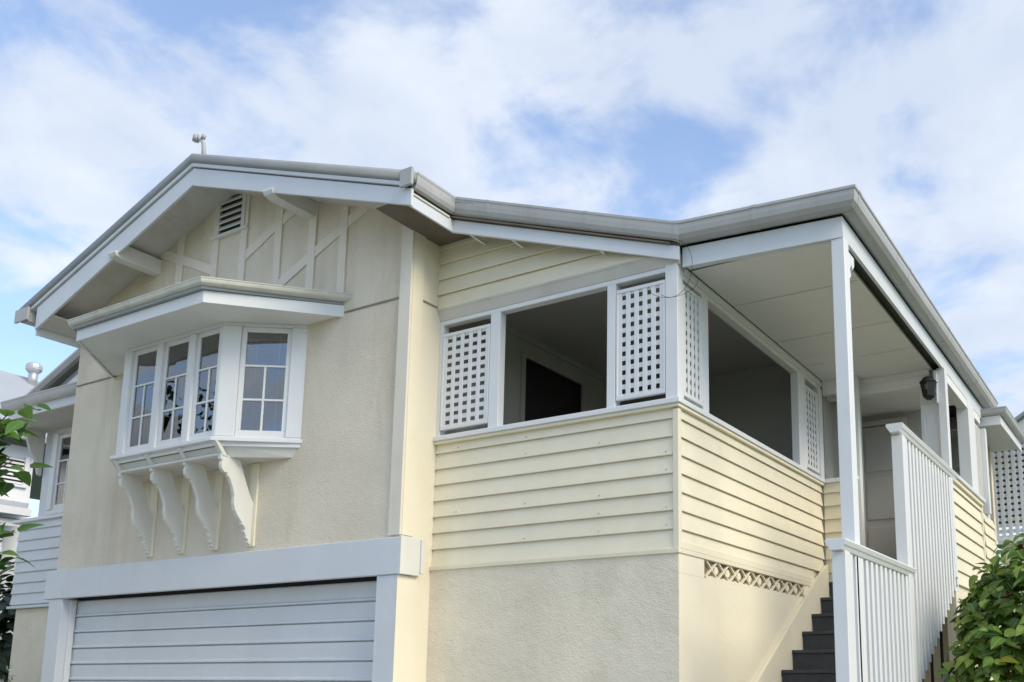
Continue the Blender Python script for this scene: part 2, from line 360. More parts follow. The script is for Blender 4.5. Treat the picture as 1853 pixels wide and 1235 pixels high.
# --- gable roof
YB = -1.0
LX, RX = -8.96, -2.23
barge = [(LX, YB, roofz(LX)), (CX, YB, 3.50), (RX, YB, roofz(RX))]
RF = thing_roof = mesh('roof', [], [], 'roof', H)
def slab(o, faces, t):
    V, F = [], []
    for f in faces:
        k = len(V); n = len(f); V += [tuple(p) for p in f]+[(p[0], p[1], p[2]-t) for p in f]
        F += [tuple(k+i for i in range(n)), tuple(k+n+i for i in range(n-1, -1, -1))]+[(k+i, k+(i+1) % n, k+n+(i+1) % n, k+n+i) for i in range(n)]
    o.data.from_pydata(V, [], F); o.data.update()
B_, C_, D_, E_ = (.02, -.10, 1.585), (1.57, .10, 1.60), (1.57, 6.45, 1.60), (-2.22, -.44, 2.30)
slab(RF, [[(LX+.02, YB+.03, roofz(LX)-.02), (CX, YB+.03, 3.485), (CX, 8, 3.485), (LX+.02, 8, roofz(LX)-.02)],
          [(CX, YB+.03, 3.485), (RX-.02, YB+.03, roofz(RX)-.01), E_, (-2.22, 8, 2.30), (CX, 8, 3.485)],
          [E_, B_, (.02, 8, 1.585), (-2.22, 8, 2.30)], [B_, C_, (1.57, 7.0, 1.60), (.02, 8, 1.585)]], .03)
sweep('verge_capping', barge, [(-.06, -.10), (.03, -.115), (.05, -.09), (.055, -.04), (.04, -.008), (0, .0), (-.06, 0)], 'roof', RF, 1, True)
sweep('verge_trim', [barge[0], barge[1], (RX-.12, YB, roofz(RX-.12))], [(-.05, -.155), (.022, -.155), (.026, -.118), (-.05, -.118)], 'lilac', RF)
BB = extr('barge_board', [(-8.60, YB, roofz(-8.60)-.17), (CX, YB, 3.33), (CX, YB, 3.12), (-8.60, YB, 1.985)], (0, .03, 0), 'lilac', RF, .003)
extr('barge_board', [(CX+.001, YB, 3.33), (RX-.03, YB, roofz(RX-.03)-.17), (RX-.03, YB, 1.985), (CX+.001, YB, 3.12)], (0, .03, 0), 'lilac', RF, .003)
# boarded soffits up to the barge
for a, b in (((-8.62, roofz(-8.62)-.215), (CX, 3.50-.215)), ((CX, 3.50-.215), (RX-.05, roofz(RX-.05)-.215))):
    extr('soffit', [(a[0], YB+.032, a[1]), (b[0], YB+.032, b[1]), (b[0], YB+.032, b[1]+.02), (a[0], YB+.032, a[1]+.02)], (0, -YB+YG-.034, 0), 'soffit', RF)
# eave soffit and fascia on the left flank
box('soffit', LX+.325, XL, YG, 7.9, 1.96, 1.98, 'soffit', RF, 0)
extr('soffit', [(LX+.37, YB+.032, 2.03), (XL+.3, YB+.032, 2.10), (XL+.3, YG, 2.10), (LX+.37, YG, 2.03)], (0, 0, .02), 'soffit', RF)
box('eave_shade_lining', -2.745, -2.305, -.965, -.03, 2.09, 2.10, 'eave_dark', RF, 0)  # added dark sheet that deepens the shade under this eave
GUT = [(-.15, -.155), (-.10, -.165), (-.05, -.15), (-.018, -.115), (-.008, -.07), (-.006, -.03), (.004, -.022), (.004, 0), (-.014, 0), (-.02, -.02), (-.15, -.02)]
sweep('fascia', [(LX+.32, 7.9, 2.03), (LX+.32, YB+.035, 2.03)], [(-.025, -.10), (0, -.10), (0, .16), (-.025, .16)], 'lilac', RF)
sweep('gutter', [(LX-.01, 7.9, 2.27), (LX-.01, YB-.03, 2.27)], [(u*1.7, v) for u, v in GUT], 'gutter', RF, 1, False)
# right flank: short eave running back to the verandah verge, then the raking verge, then round the verandah
E2 = (-2.22, -.44, 2.325); EP = [(-2.22, YB-.02, 2.325), E2, (.06, -.13, 1.615), (1.60, .06, 1.63), (1.60, 7.05, 1.63)]
VP = [(-2.22, YB+.03, 2.325)]+EP[1:3]; GV = [(u*.5, v) for u, v in GUT]
sweep('gutter', VP, GV, 'gutter', RF)
sweep('gutter', EP[2:], GUT, 'gutter', RF)
FAS = [(-.095, -.325), (-.072, -.325), (-.072, -.20), (-.095, -.20)]
sweep('fascia', VP, FAS, 'lilac', RF)
sweep('fascia_shade_strip', VP, [(-.095, -.199), (-.082, -.199), (-.082, -.10), (-.095, -.10)], 'eave_dark', RF)  # dark strip painting the shade between gutter and fascia
sweep('fascia', EP[2:], [(-.185, -.36), (-.155, -.36), (-.155, -.178), (-.185, -.178)], 'lilac', RF)
for i, (a, t) in enumerate(((1, .16), (1, .62), (2, .005), (1, .995), (2, .45), (3, .02), (3, .26), (3, .52), (3, .78))):
    p, q = Vector(EP[a]), Vector(EP[a+1]); c = p.lerp(q, t); d = (q-p).normalized()*.022
    sweep('gutter_joint', [c-d, c+d], [(u*1.03*(.5 if a == 1 else 1)+.004, v-.004 if v < -.1 else v+.002) for u, v in GUT], 'gutter', RF)
# gutter stop-end at the gable corner
box('gutter_stop', -2.36, -2.21, YB-.062, YB-.03, 2.16, 2.335, 'gutter', RF)
box('gutter_stop', LX-.02, LX+.28, YB-.07, YB-.04, 2.12, 2.29, 'gutter', RF)
# lookouts carrying the verge and a lining coloured dark as under-eave shade
VL = extr('eave_shade_lining', [(-2.72, -.42, 2.285), (-2.3, -.42, 2.14), (-.02, -.10, 1.44), (-.02, -.02, 1.44), (-2.72, -.02, 2.285)], (0, 0, .015), 'eave_dark', H)
for x, z in ((-2.14, 1.965), (-1.66, 1.815), (-.72, 1.525)):
    extr('lookout', [(x-.013, -.345+(x+2.2)*.13, z), (x+.013, -.345+(x+2.2)*.13, z), (x+.013, -.064, z-.01), (x-.013, -.064, z-.01)], (0, 0, .035), 'ceiling', H, .002)
# ridge-top whirly bracket
PV = tube('vent_pipe', [(-5.60, -.9, 3.45), (-5.61, -.9, 3.62), (-5.63, -.9, 3.70), (-5.67, -.9, 3.745), (-5.715, -.9, 3.78), (-5.735, -.9, 3.83)], .026, 'gutter', H, 8, .015)
tube('vent_cap', [(-5.775, -.9, 3.765), (-5.765, -.9, 3.835)], .040, 'gutter', PV, 10)
tube('vent_cap', [(-5.645, -.9, 3.755), (-5.625, -.9, 3.80)], .026, 'gutter', PV, 8)

# --- bay window
BW = mesh('bay_window', [], [], 'soffit', H)      # soffit slab of its little roof
by0, byr = -.95, -1.42
body = [(-4.22, YG), (-4.93, by0), (-6.66, by0), (-7.37, YG)]
rf = [(-3.69, YG), (-4.62, byr), (-6.84, byr), (-7.77, YG)]
def slab2(o, poly, z0, z1):
    n = len(poly); V = [(x, y, z0) for x, y in poly]+[(x, y, z1) for x, y in poly]
    F = [tuple(range(n)), tuple(range(2*n-1, n-1, -1))]+[(i, (i+1) % n, n+(i+1) % n, n+i) for i in range(n)]
    o.data.from_pydata(V, [], F); o.data.update()
    bm = bmesh.new(); bm.from_mesh(o.data); bmesh.ops.recalc_face_normals(bm, faces=bm.faces); bm.to_mesh(o.data); bm.free()
BW.data.materials.clear(); BW.data.materials.append(MT['ceiling'])
slab2(BW, [(-3.74, YG-.001), (-4.63, byr+.03), (-6.83, byr+.03), (-7.72, YG-.001)], 1.385, 1.405)
rfp = [(x, y, 0) for x, y in rf]
sweep('bay_fascia', [(x, y, 1.37) for x, y in rf], [(-.025, 0), (0, 0), (0, .125), (-.025, .125)], 'white', BW, -1)
GB = [(u*.62, v*.44) for u, v in GUT]
sweep('bay_gutter', [(x, y, 1.60) for x, y in ((-3.57, YG), (-4.56, byr-.085), (-6.90, byr-.085), (-7.88, YG))], GB, 'gutter_cream', BW, -1)
extr('bay_roof', [(-3.70, YG-.01, 1.50), (-4.60, byr-.04, 1.50), (-6.86, byr-.04, 1.50), (-7.75, YG-.01, 1.50)], (0, 0, .03), 'roof', BW)
for (px, py) in ((-4.92, byr-.085), (-6.3, byr-.085)):
    sweep('gutter_clip', [(px+.015, py, 1.603), (px-.015, py, 1.603)], [(u*1.05+.004, v-.003) for u, v in GB], 'gutter_cream', BW, -1)
# glazed faces: each sash built flat then placed with a matrix
def face_matrix(p, q):      # local x from p to q, local y into the room, z up
    d = Vector((q[0]-p[0], q[1]-p[1], 0)); L = d.length; d.normalize()
    nrm = Vector((-d.y, d.x, 0))
    return Matrix(((d.x, nrm.x, 0, p[0]), (d.y, nrm.y, 0, p[1]), (0, 0, 1, 0), (0, 0, 0, 1))), L
def lbox(name, mtx, x0, x1, y0, y1, z0, z1, m, parent, bev=.004):
    o = box(name, x0, x1, y0, y1, z0, z1, m, parent, bev); o.data.transform(mtx); return o
def sash(mtx, x0, x1, z0, z1, parent, blind=False, name='casement'):
    """frame x0..x1, z0..z1 in the face; one wide light over two rows of two"""
    st = .052
    c = lbox(name, mtx, x0, x1, .03, .065, z0, z0+.075, 'white', parent)
    V = [(x0, x0+st, .03, .065, z0+.075, z1), (x1-st, x1, .03, .065, z0+.075, z1), (x0+st, x1-st, .03, .065, z1-.055, z1)]
    for b in V: lbox('sash_rail', mtx, *b, 'white', parent, .003)
    gx0, gx1, gz0, gz1 = x0+st, x1-st, z0+.075, z1-.055
    h = gz1-gz0; zb = gz0+h*.31; zt = gz0+h*.655; xm = (gx0+gx1)/2; b2 = .011
    lbox('glazing_bar', mtx, gx0, gx1, .032, .060, zt-b2, zt+b2, 'white', parent, .002)
    lbox('glazing_bar', mtx, gx0, gx1, .032, .060, zb-b2, zb+b2, 'white', parent, .002)
    lbox('glazing_bar', mtx, xm-b2, xm+b2, .0335, .058, gz0, zt-b2, 'white', parent, .002)
    for a in ((gx0, gx1, zt+b2, gz1), (gx0, xm-b2, zb+b2, zt-b2), (xm+b2, gx1, zb+b2, zt-b2), (gx0, xm-b2, gz0, zb-b2), (xm+b2, gx1, gz0, zb-b2)):
        g = random.uniform(-.0015, .0015); k = random.uniform(-.0015, .0015)
        V = [(a[0], .046+g, a[2]), (a[1], .046-g, a[2]), (a[1], .046+k, a[3]), (a[0], .046-k, a[3])]
        pane(V, parent, mtx)
    if blind:
        lst = []; z = gz1-.05
        while z > gz0: lst.append((gx0-.02, gx1+.02, .10, .12, z-.016, z-.002)); z -= .022
        o = boxes('blind', lst, 'blind', parent); o.data.transform(mtx)
        for xx in (gx0+.09, gx1-.09):
            lbox('blind_cord', mtx, xx-.002, xx+.002, .096, .099, gz0, gz1, 'white', parent, 0)
mF, LF = face_matrix((-6.66, by0), (-4.93, by0)); mR, LR = face_matrix((-4.93, by0), (-4.22, YG)); mL, LL = face_matrix((-7.37, YG), (-6.66, by0))
for mt_, L in ((mF, LF), (mR, LR), (mL, LL)):
    lbox('bay_sill_board', mt_, 0, L, 0, .07, .03, .135, 'white', BW); lbox('bay_head', mt_, 0, L, 0, .07, 1.35, 1.384, 'white', BW)
for a, b in ((0, .13), (.60, .70), (1.17, 1.27), (LF-.055, LF)):
    lbox('mullion', mF, a, b, -.004 if a < .2 else .002, .075, .137, 1.348, 'white', BW)
for a in (.132, .702, 1.272): sash(mF, a, a+.466 if a > .2 else a+.466, .137, 1.348, BW)
lbox('mullion', mR, .004, .19, .0, .075, .137, 1.348, 'white', BW); lbox('mullion', mR, .715, LR, .0, .075, .137, 1.348, 'white', BW)
sash(mR, .192, .713, .137, 1.348, BW, True)
lbox('mullion', mL, .0, .17, .0, .075, .137, 1.348, 'white', BW); lbox('mullion', mL, LL-.17, LL-.004, .0, .075, .137, 1.348, 'white', BW)
sash(mL, .172, LL-.172, .137, 1.348, BW, True)
# room behind
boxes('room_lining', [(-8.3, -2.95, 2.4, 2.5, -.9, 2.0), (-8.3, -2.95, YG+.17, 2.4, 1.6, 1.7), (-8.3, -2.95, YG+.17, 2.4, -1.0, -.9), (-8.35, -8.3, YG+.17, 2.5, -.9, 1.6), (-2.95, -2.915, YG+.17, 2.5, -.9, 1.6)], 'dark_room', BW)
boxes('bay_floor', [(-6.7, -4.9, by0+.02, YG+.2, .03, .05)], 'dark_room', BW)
# sill and flared apron with bracket heads
def ringslab(name, pts, z0, z1, m): return extr(name, [(x, y, z0) for x, y in pts], (0, 0, z1-z0), m, BW, .004)
ringslab('bay_sill', [(-4.19, YG), (-4.915, by0-.055), (-6.675, by0-.055), (-7.40, YG)], .075, .115, 'white')
def apron(p0, p1, q0, q1, name='bay_apron'):
    n = Vector((p1[1]-p0[1], -(p1[0]-p0[0]), 0)).normalized()*.02
    P = [Vector((*p0, .073)), Vector((*p1, .073)), Vector((*q1, -.065)), Vector((*q0, -.065))]
    V = P+[v-n for v in P]; return mesh(name, V, [(0, 1, 2, 3), (7, 6, 5, 4), (0, 4, 5, 1), (1, 5, 6, 2), (2, 6, 7, 3), (3, 7, 4, 0)], 'trim', BW)
ti, bi = [(-4.24, YG), (-4.94, by0+.01), (-6.65, by0+.01), (-7.35, YG)], [(-4.33, YG), (-4.955, by0+.105), (-6.635, by0+.105), (-7.26, YG)]
for i in range(3): apron(ti[i+1], ti[i], bi[i+1], bi[i])
extr('bay_underside', [(x, y, -.063) for x, y in bi], (0, 0, .02), 'soffit', BW)
# scrolled brackets
prof = [(-.895, -.045), (-.895, -.10), (-.87, -.115), (-.885, -.15), (-.875, -.20), (-.84, -.235), (-.80, -.235), (-.805, -.255), (-.765, -.30), (-.725, -.38), (-.70, -.46), (-.70, -.54),
        (-.68, -.61), (-.64, -.67), (-.585, -.73), (-.59, -.745), (-.55, -.77), (-.535, -.80), (-.55, -.82), (-.52, -.87), (-.525, -.885), (-.49, -.91), (-.50, -.93), (-.462, -.955)]
for x in (-6.64, -6.06, -5.48, -4.89):
    pts = [(x-.03, y, z) for y, z in prof]+[(x-.03, -.462, -.50), (x-.03, -.52, -.40), (x-.03, -.60, -.22), (x-.03, -.66, -.065)]
    extr('bracket', pts, (.05, 0, 0), 'trim', BW, .003)
    box('bracket_backing', x-.062, x+.062, YG-.022, YG, -.97, -.067, 'smooth_cream', BW, .003)
    # rib on the apron above each bracket
    extr('apron_rib', [(x-.03, by0-.03, .073), (x-.03, by0+.075, -.068), (x-.03, by0+.125, -.068), (x-.03, by0+.03, .073)], (.06, 0, 0), 'trim', BW, .003)
box('apron_rib', -6.6, -4.93, by0+.045, by0+.085, -.066, -.04, 'trim', BW, .003)

# --- garage front
GAR = box('garage_lintel', -8.66, -2.70, YG-.06, YG-.001, -1.385, -1.03, 'lilac', H, .006)
box('lintel_return', -2.70, -2.672, YG-.06, -.235, -1.385, -1.02, 'trim', H, .004)
box('lintel_return', -2.70, -2.66, -.233, -.19, -1.36, -1.03, 'trim', H, .004)
box('garage_pilaster', -8.56, -8.27, YG-.045, -.12, GZ, -1.387, 'lilac', H, .006)
box('garage_pilaster', -2.985, XG+.03, YG-.045, -.21, GZ, -1.387, 'lilac', H, .006)
box('pilaster_facing', XG+.0302, XG+.036, YG-.046, -.211, GZ, -1.388, 'smooth_cream', H, 0)
box('garage_head', -8.27, -2.985, YG+.2, YG+.3, -1.32, -1.2, 'dark_room', H, 0)
GD = box('garage_door', -8.27, -2.985, -.28, -.25, GZ+.08, -1.405, 'white', H, 0)
for k in range(13):
    z1 = -1.44-.193*(k-0)+.02; z1 = -1.605-.193*(k-1)
    top = -1.445 if k == 0 else z1-.004; bot = z1-.193
    if k == 0: top, bot = -1.41, -1.605
    extr('door_slat', [(-8.268, -.283, top), (-8.268, -.306, top-.006), (-8.268, -.306, top-.03), (-8.268, -.300, bot+.04), (-8.268, -.318, bot+.026), (-8.268, -.318, bot+.008), (-8.268, -.283, bot)], (5.281, 0, 0), 'lilac', GD)
box('door_track', -8.27, -8.235, YG+.05, -.325, GZ, -1.40, 'white', H, .003)
# garage interior shell keeps light out from behind
boxes('garage_lining', [(-8.38, -2.92, -.24, -.22, GZ, -1.25)], 'dark_room', H)

# --- verandah block: rendered base and board walls
box('base_wall', XG, -.002, -.004, .006, GZ, -1.303, 'stucco_grey', H, 0)
box('base_wall', XG, -.151, .0065, .15, GZ, -1.303, 'stucco_grey', H, 0)
box('base_wall', -.15, 0.0, .0065, 3.85, GZ, -1.47, 'smooth_cream', H, .004)
box('base_wall', -.15, 0.0, .0065, .49, -1.47, -1.302, 'smooth_cream', H, 0)
box('base_wall', -.15, 0.0, 3.05, 3.85, -1.47, -1.302, 'smooth_cream', H, 0)
box('base_wall', .0, .45, 3.85, 4.0, GZ, -1.30, 'smooth_cream', H, 0)
# breeze strip with cut circles under the boards
FS = boxes('breeze_strip', [(-.06, -.03, .49, 3.05, -1.47, -1.302)], 'rust_mesh', H)
k = 0; yy = .53
while yy < 2.98:
    cyc = yy+.13; zc_ = -1.375
    for s in (1, -1):
        extr('fret', [(-.028, cyc-.13, zc_-s*.075), (-.028, cyc-.105, zc_-s*.075), (-.028, cyc+.13, zc_+s*.075), (-.028, cyc+.105, zc_+s*.075)], (.024+.001*s, 0, 0), 'smooth_cream', FS)
    ring = [(cyc+.034*math.cos(a*math.pi/4+.39)*1.0, zc_+.034*math.sin(a*math.pi/4+.39)) for a in range(8)]
    extr('fret', [(-.028, y, z) for y, z in [(cyc-.13, zc_-.094), (cyc+.13, zc_-.094), (cyc+.13, zc_-.072), (cyc+.02, zc_-.072), (cyc, zc_-.06), (cyc-.02, zc_-.072), (cyc-.13, zc_-.072)]], (.026, 0, 0), 'smooth_cream', FS)
    extr('fret', [(-.030, cyc+.13+a[0], zc_+a[1]) for a in [(.045*math.cos(t*math.pi/3), .038*math.sin(t*math.pi/3)) for t in range(6)]], (.006, 0, 0), 'smooth_cream', FS)
    yy += .26
ZL = [0.0]+[-.122-.1622*k for k in range(7)]+[-1.262]
def boards_x(parent, x0, x1, y, levels, out=-1, name='weatherboard', m='cream'):
    """horizontal boards on a wall running along X; the wall face is y, boards stand out towards out*y"""
    t0, t1 = .004, .025
    for a, b in zip(levels[:-1], levels[1:]):
        pr = [(-.007, a+.024 if a < 0 and a > -1.25 and a != levels[0] else a-.001), (-.001, a+.024 if a < 0 and a > -1.25 and a != levels[0] else a-.001), (t1, b+.005), (t1-.002, b), (t1-.008, b), (t1-.011, b+.030), (-.007, b+.030)]
        extr(name, [(x0, y+out*u, z) for u, z in pr], (x1-x0, 0, 0), m, parent)
def boards_y(parent, y0, y1, x, levels, name='weatherboard', m='cream', ends=None):
    t0, t1 = .004, .025
    for i, (a, b) in enumerate(zip(levels[:-1], levels[1:])):
        ye = y1 if ends is None else ends[i]
        pr = [(-.007, a+.024 if a < 0 and a > -1.25 and a != levels[0] else a-.001), (-.001, a+.024 if a < 0 and a > -1.25 and a != levels[0] else a-.001), (t1, b+.005), (t1-.002, b), (t1-.008, b), (t1-.011, b+.030), (-.007, b+.030)]
        extr(name, [(x+u, y0, z) for u, z in pr], (0, ye-y0, 0), m, parent)
VW = box('verandah_wall', XG, -.02, .034, .12, -1.30, 0, 'cream', H, 0)
boards_x(VW, XG+.002, -.055, .026, ZL)
VS = box('verandah_wall', -.12, -.034, .121, 3.85, -1.30, 0, 'cream', H, 0)
boards_y(VS, .058, 3.846, -.026, ZL, ends=[3.82]*6+[3.82, 3.45, 3.3])
random.seed(4)
for k in range(7):
    for xx in (-2.45, -1.62, -.80, -.12):
        if random.random() < .55:
            zz = ZL[k+1]+.035+random.uniform(-.004, .004); tube('nail_head', [(xx+random.uniform(-.01, .01), .012, zz), (xx, -.003, zz)], .0045, 'joint', VW, 6)
box('corner_stop', -.053, .004, -.004, .056, -1.262, -.04, 'cream', H, .004)
box('base_trim', XG, .012, -.022, .03, -1.305, -1.264, 'cream', H, .004); box('base_trim', -.03, .012, .031, 3.30, -1.305, -1.264, 'cream', H, .004)
box('base_trim', -.05, .009, .031, 3.4, -1.262, -1.20, 'cream', H, .002)
# sill
box('verandah_sill', XG+.0, .035, -.045, .10, 0, .05, 'white', H, .006); box('verandah_sill', -.10, .035, .101, 3.88, 0.0005, .0505, 'white', H, .006)
box('sill_mould', XG, .018, -.024, .02, -.03, -.001, 'cream', H, .003); box('sill_mould', -.02, .018, .021, 3.84, -.03, -.001, 'cream', H, .003)
# head and posts (front)
ZH = 1.235
def post(x0, x1, y0, y1, z0=.052, z1=ZH, m='white', name='opening_post'): return box(name, x0, x1, y0, y1, z0, z1, m, H)
post(XG, -2.705, 0, .09); post(-2.085, -1.965, -.004, .09); post(-.725, -.635, -.004, .09); post(-.118, .004, -.006, .11, z1=1.30)
box('opening_head', XG, -.118, .0, .09, ZH, ZH+.045, 'white', H)
# sloping head board and upper boards
extr('head_board', [(XG, -.060, 1.378), (XG, -.045, 1.364), (XG, -.002, 1.282), (XG, .09, 1.282), (XG, .09, 1.39), (XG, -.060, 1.39)], (2.77, 0, 0), 'soffit', H)
UZ = [2.45-.1622*k for k in range(6)]; UZ = [2.38, 2.20, 2.04, 1.88, 1.71, 1.545, 1.39]
UW = extr('upper_wall', [(XG, -.03, 1.391), (.0, -.03, 1.391), (.0, -.03, 1.52), (-2.2, -.03, 2.24), (XG, -.03, 2.42)], (0, .1, 0), 'cream', H)
for a, b in zip(UZ[:-1], UZ[1:]):
    xe = min(.02, -2.2+(2.24-b)*(2.2/.72)+.0); xt = min(.02, -2.2+(2.24-a)*(2.2/.72))
    yb = -.032
    Vv = []
    for x_lo, x_hi, sgn in ((XG+.002, XG+.002, 0), (xe, max(xt, XG+.1), 1)):
        for u, z, x in ((-.001, a+.02, x_hi), (.002, a+.02, x_hi), (.032, b+.005, x_lo), (.030, b, x_lo), (.022, b+.001, x_lo), (.016, b+.03, x_lo), (-.001, b+.03, x_lo)): Vv.append((x, yb-u, z))
    F = [(0, 1, 2, 3, 4, 5, 6), (13, 12, 11, 10, 9, 8, 7)]+[(i, (i+1) % 7, 7+(i+1) % 7, 7+i) for i in range(7)]
    mesh('weatherboard', Vv, F, 'cream', UW)
# side posts
def posty(y0, y1, z1=1.18, x0=-.09, x1=.003): return box('opening_post', x0, x1, y0, y1, .052, z1, 'white', H)
posty(.502, .628); posty(3.05, 3.29); posty(3.74, 3.86, x1=.02)
box('opening_head', -.09, .0, .111, 3.86, 1.18, 1.32, 'ceiling', H)
box('opening_head', .0, .02, .12, 3.86, 1.225, 1.29, 'ceiling', H, .003)
# lattice shutters
def lattice(mtx, w, z0, z1, nx, nz, pitch_x=None, parent=H, sl=.046, fr=.035, m='white', x_in=None):
    """panel in local x (0..w), y depth; crossing slats"""
    px = (w-2*fr)/nx; pz = (z1-z0-2*fr)/nz
    P = lbox('lattice_panel', mtx, 0, w, -.012, .03, z0, z0+fr, m, parent)
    lbox('panel_rail', mtx, 0, w, -.012, .03, z1-fr, z1, m, P); lbox('panel_rail', mtx, 0, fr*.6, -.012, .03, z0+fr, z1-fr, m, P); lbox('panel_rail', mtx, w-fr*.6, w, -.012, .03, z0+fr, z1-fr, m, P)
    proto = lbox('slat', mtx, fr, fr+sl, -.004, .005, z0+fr*.8, z1-fr*.8, m, P, .0015)
    dx = mtx.to_3x3() @ Vector((1, 0, 0))
    n = nx+1; offs = [fr*.6-fr-sl*.2+(w-2*fr*.6+sl*.4-sl)*i/(nx) for i in range(n)]
    for i, of in enumerate(offs):
        if i == 0: proto.location = Vector(proto.location)+dx*of
        else:
            c = proto.copy(); COL.objects.link(c); c.parent = P; c.location = dx*of
    ph = lbox('slat', mtx, fr*.5, w-fr*.5, .006, .014, z0, z0+sl, m, P, .0015)
    for j in range(nz+1):
        zo = fr*.6-sl*.2+(z1-z0-2*fr*.6+sl*.4-sl)*j/nz
        if j == 0: ph.location.z += zo
        else:
            c = ph.copy(); COL.objects.link(c); c.parent = P; c.location = (0, 0, zo)
    return P
def MX(x, y, ax):   # wall frames: along +X at y, or along +Y at x (facing +X)
    if ax == 'x': return Matrix(((1, 0, 0, x), (0, 1, 0, y), (0, 0, 1, 0), (0, 0, 0, 1)))
    return Matrix(((0, -1, 0, x), (1, 0, 0, y), (0, 0, 1, 0), (0, 0, 0, 1)))
lattice(MX(-2.70, .008, 'x'), .61, .115, 1.135, 5, 11)
lattice(MX(-.628, .008, 'x'), .505, .115, 1.165, 5, 11)
lattice(MX(-.008, .115, 'y'), .385, .10, 1.14, 4, 11)
lattice(MX(-.008, 3.293, 'y'), .44, .10, 1.10, 4, 11)
# verandah room inside
boxes('verandah_lining', [(XG, XG+.012, .1, 1.45, -1.2, 1.6), (XG, XG+.012, 2.66, 3.85, -1.2, 1.6), (XG, XG+.012, 1.45, 2.66, 1.35, 1.6),
                          (XG, -.0, 3.86, 3.9, -1.2, 1.6), (XG, -.09, .1, 3.9, 1.6, 1.63), (XG, -.09, .1, 3.9, -1.25, -1.2), (XG, -.122, .121, .128, -1.2, 0)], 'inside', H)
box('wall_above_opening', -.10, -.095, .1, 3.85, 1.18, 1.6, 'inside', H, 0); box('wall_above_opening', XG, -.1, .092, .1, 1.24, 1.6, 'inside', H, 0)
box('wall_backing', XG-.16, XG-.06, .13, 3.9, -1.2, 1.62, 'dark_room', H, 0)  # added dark box that stops light leaking around the french door
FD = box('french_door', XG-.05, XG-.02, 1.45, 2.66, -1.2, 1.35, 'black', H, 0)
box('door_frame', XG+.013, XG+.03, 1.37, 1.45, -1.2, 1.43, 'inside', FD, .002); box('door_frame', XG+.013, XG+.03, 2.66, 2.74, -1.2, 1.43, 'inside', FD, .002); box('door_frame', XG+.013, XG+.03, 1.452, 2.658, 1.35, 1.43, 'inside', FD, .002)
box('wall_strip', XG+.013, XG+.03, .6, 3.8, -.10, -.06, 'inside', H, .002); box('cornice', XG+.013, XG+.05, .1, 3.85, 1.54, 1.6, 'inside', H, .003)
# porch ceiling sheets (joints are open gaps) and linings
cyb = [.23, 1.17, 2.33, 3.22, 4.10]
for a, b in zip(cyb[:-1], cyb[1:]):
    box('ceiling_sheet', .022, 1.28, a+.008, b-.008, 1.30, 1.312, 'ceiling', H, .002)
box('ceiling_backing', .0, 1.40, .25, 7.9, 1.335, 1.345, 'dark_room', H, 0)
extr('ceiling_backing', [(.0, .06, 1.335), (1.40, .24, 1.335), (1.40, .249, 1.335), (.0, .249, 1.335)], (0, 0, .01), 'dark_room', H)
box('ceiling_bead', 1.282, 1.31, .2, 7.0, 1.285, 1.315, 'white', H, .003)
sweep('ceiling_bead', [(.06, .06, 1.27), (1.415, .235, 1.27)], [(-.05, 0), (-.005, 0), (-.005, .05), (-.05, .05)], 'lilac', H)
extr('ceiling_sheet', [(.022, .08, 1.302), (1.28, .235, 1.302), (1.28, .236, 1.302), (.022, .205, 1.302)], (0, 0, .01), 'ceiling', H)
box('porch_beam', 0.0, 1.28, 4.10, 4.22, 1.12, 1.298, 'ceiling', H, .004)
box('porch_beam', 0.0, 1.28, 4.05, 4.099, 1.24, 1.298, 'ceiling', H, .004)
# return wall beside the top of the stairs, with its small opening
RW = box('return_wall', .004, .40, 3.87, 3.95, -1.30, 0, 'cream', H, 0)
boards_x(RW, .0045, .40, 3.862, ZL[:-1]); box('return_wall', .004, .40, 3.84, 3.868, -1.30, -1.103, 'smooth_cream', H, .002)
box('verandah_sill', .036, .44, 3.82, 3.97, .001, .0505, 'white', H, .005)
box('opening_post', .37, .46, 3.86, 3.96, -1.2, 1.30, 'white', H)
box('opening_head', .021, .369, 3.87, 3.95, 1.12, 1.298, 'ceiling', H)
boxes('opening_lining', [(.02, .37, 4.3, 4.32, -.9, 1.2)], 'inside', H)
# entry recess: wall, panelled door, jambs
box('entry_wall', .0, 1.14, 5.35, 5.45, -1.2, 1.3, 'entry', H, 0)
box('entry_wall', -.02, .0, 3.951, 5.35, -1.2, 1.3, 'entry', H, 0)
ED = box('front_door', .05, .62, 5.28, 5.33, -1.2, 1.02, 'entry', H, .006)
for zz in ((-1.0, -.35), (-.25, .3), (.4, .9)): box('door_panel', .13, .54, 5.268, 5.279, zz[0], zz[1], 'entry', ED, .004)
box('door_jamb', .63, .70, 5.25, 5.345, -1.2, 1.10, 'entry', H); box('door_jamb', -.0, .63, 5.25, 5.345, 1.03, 1.10, 'entry', H)
box('entry_ceiling', 0, 1.3, 4.221, 5.35, 1.19, 1.2, 'ceiling', H, 0)
box('landing_floor', .02, 1.36, 3.80, 6.0, -1.245, -1.205, 'charcoal', H, .004)
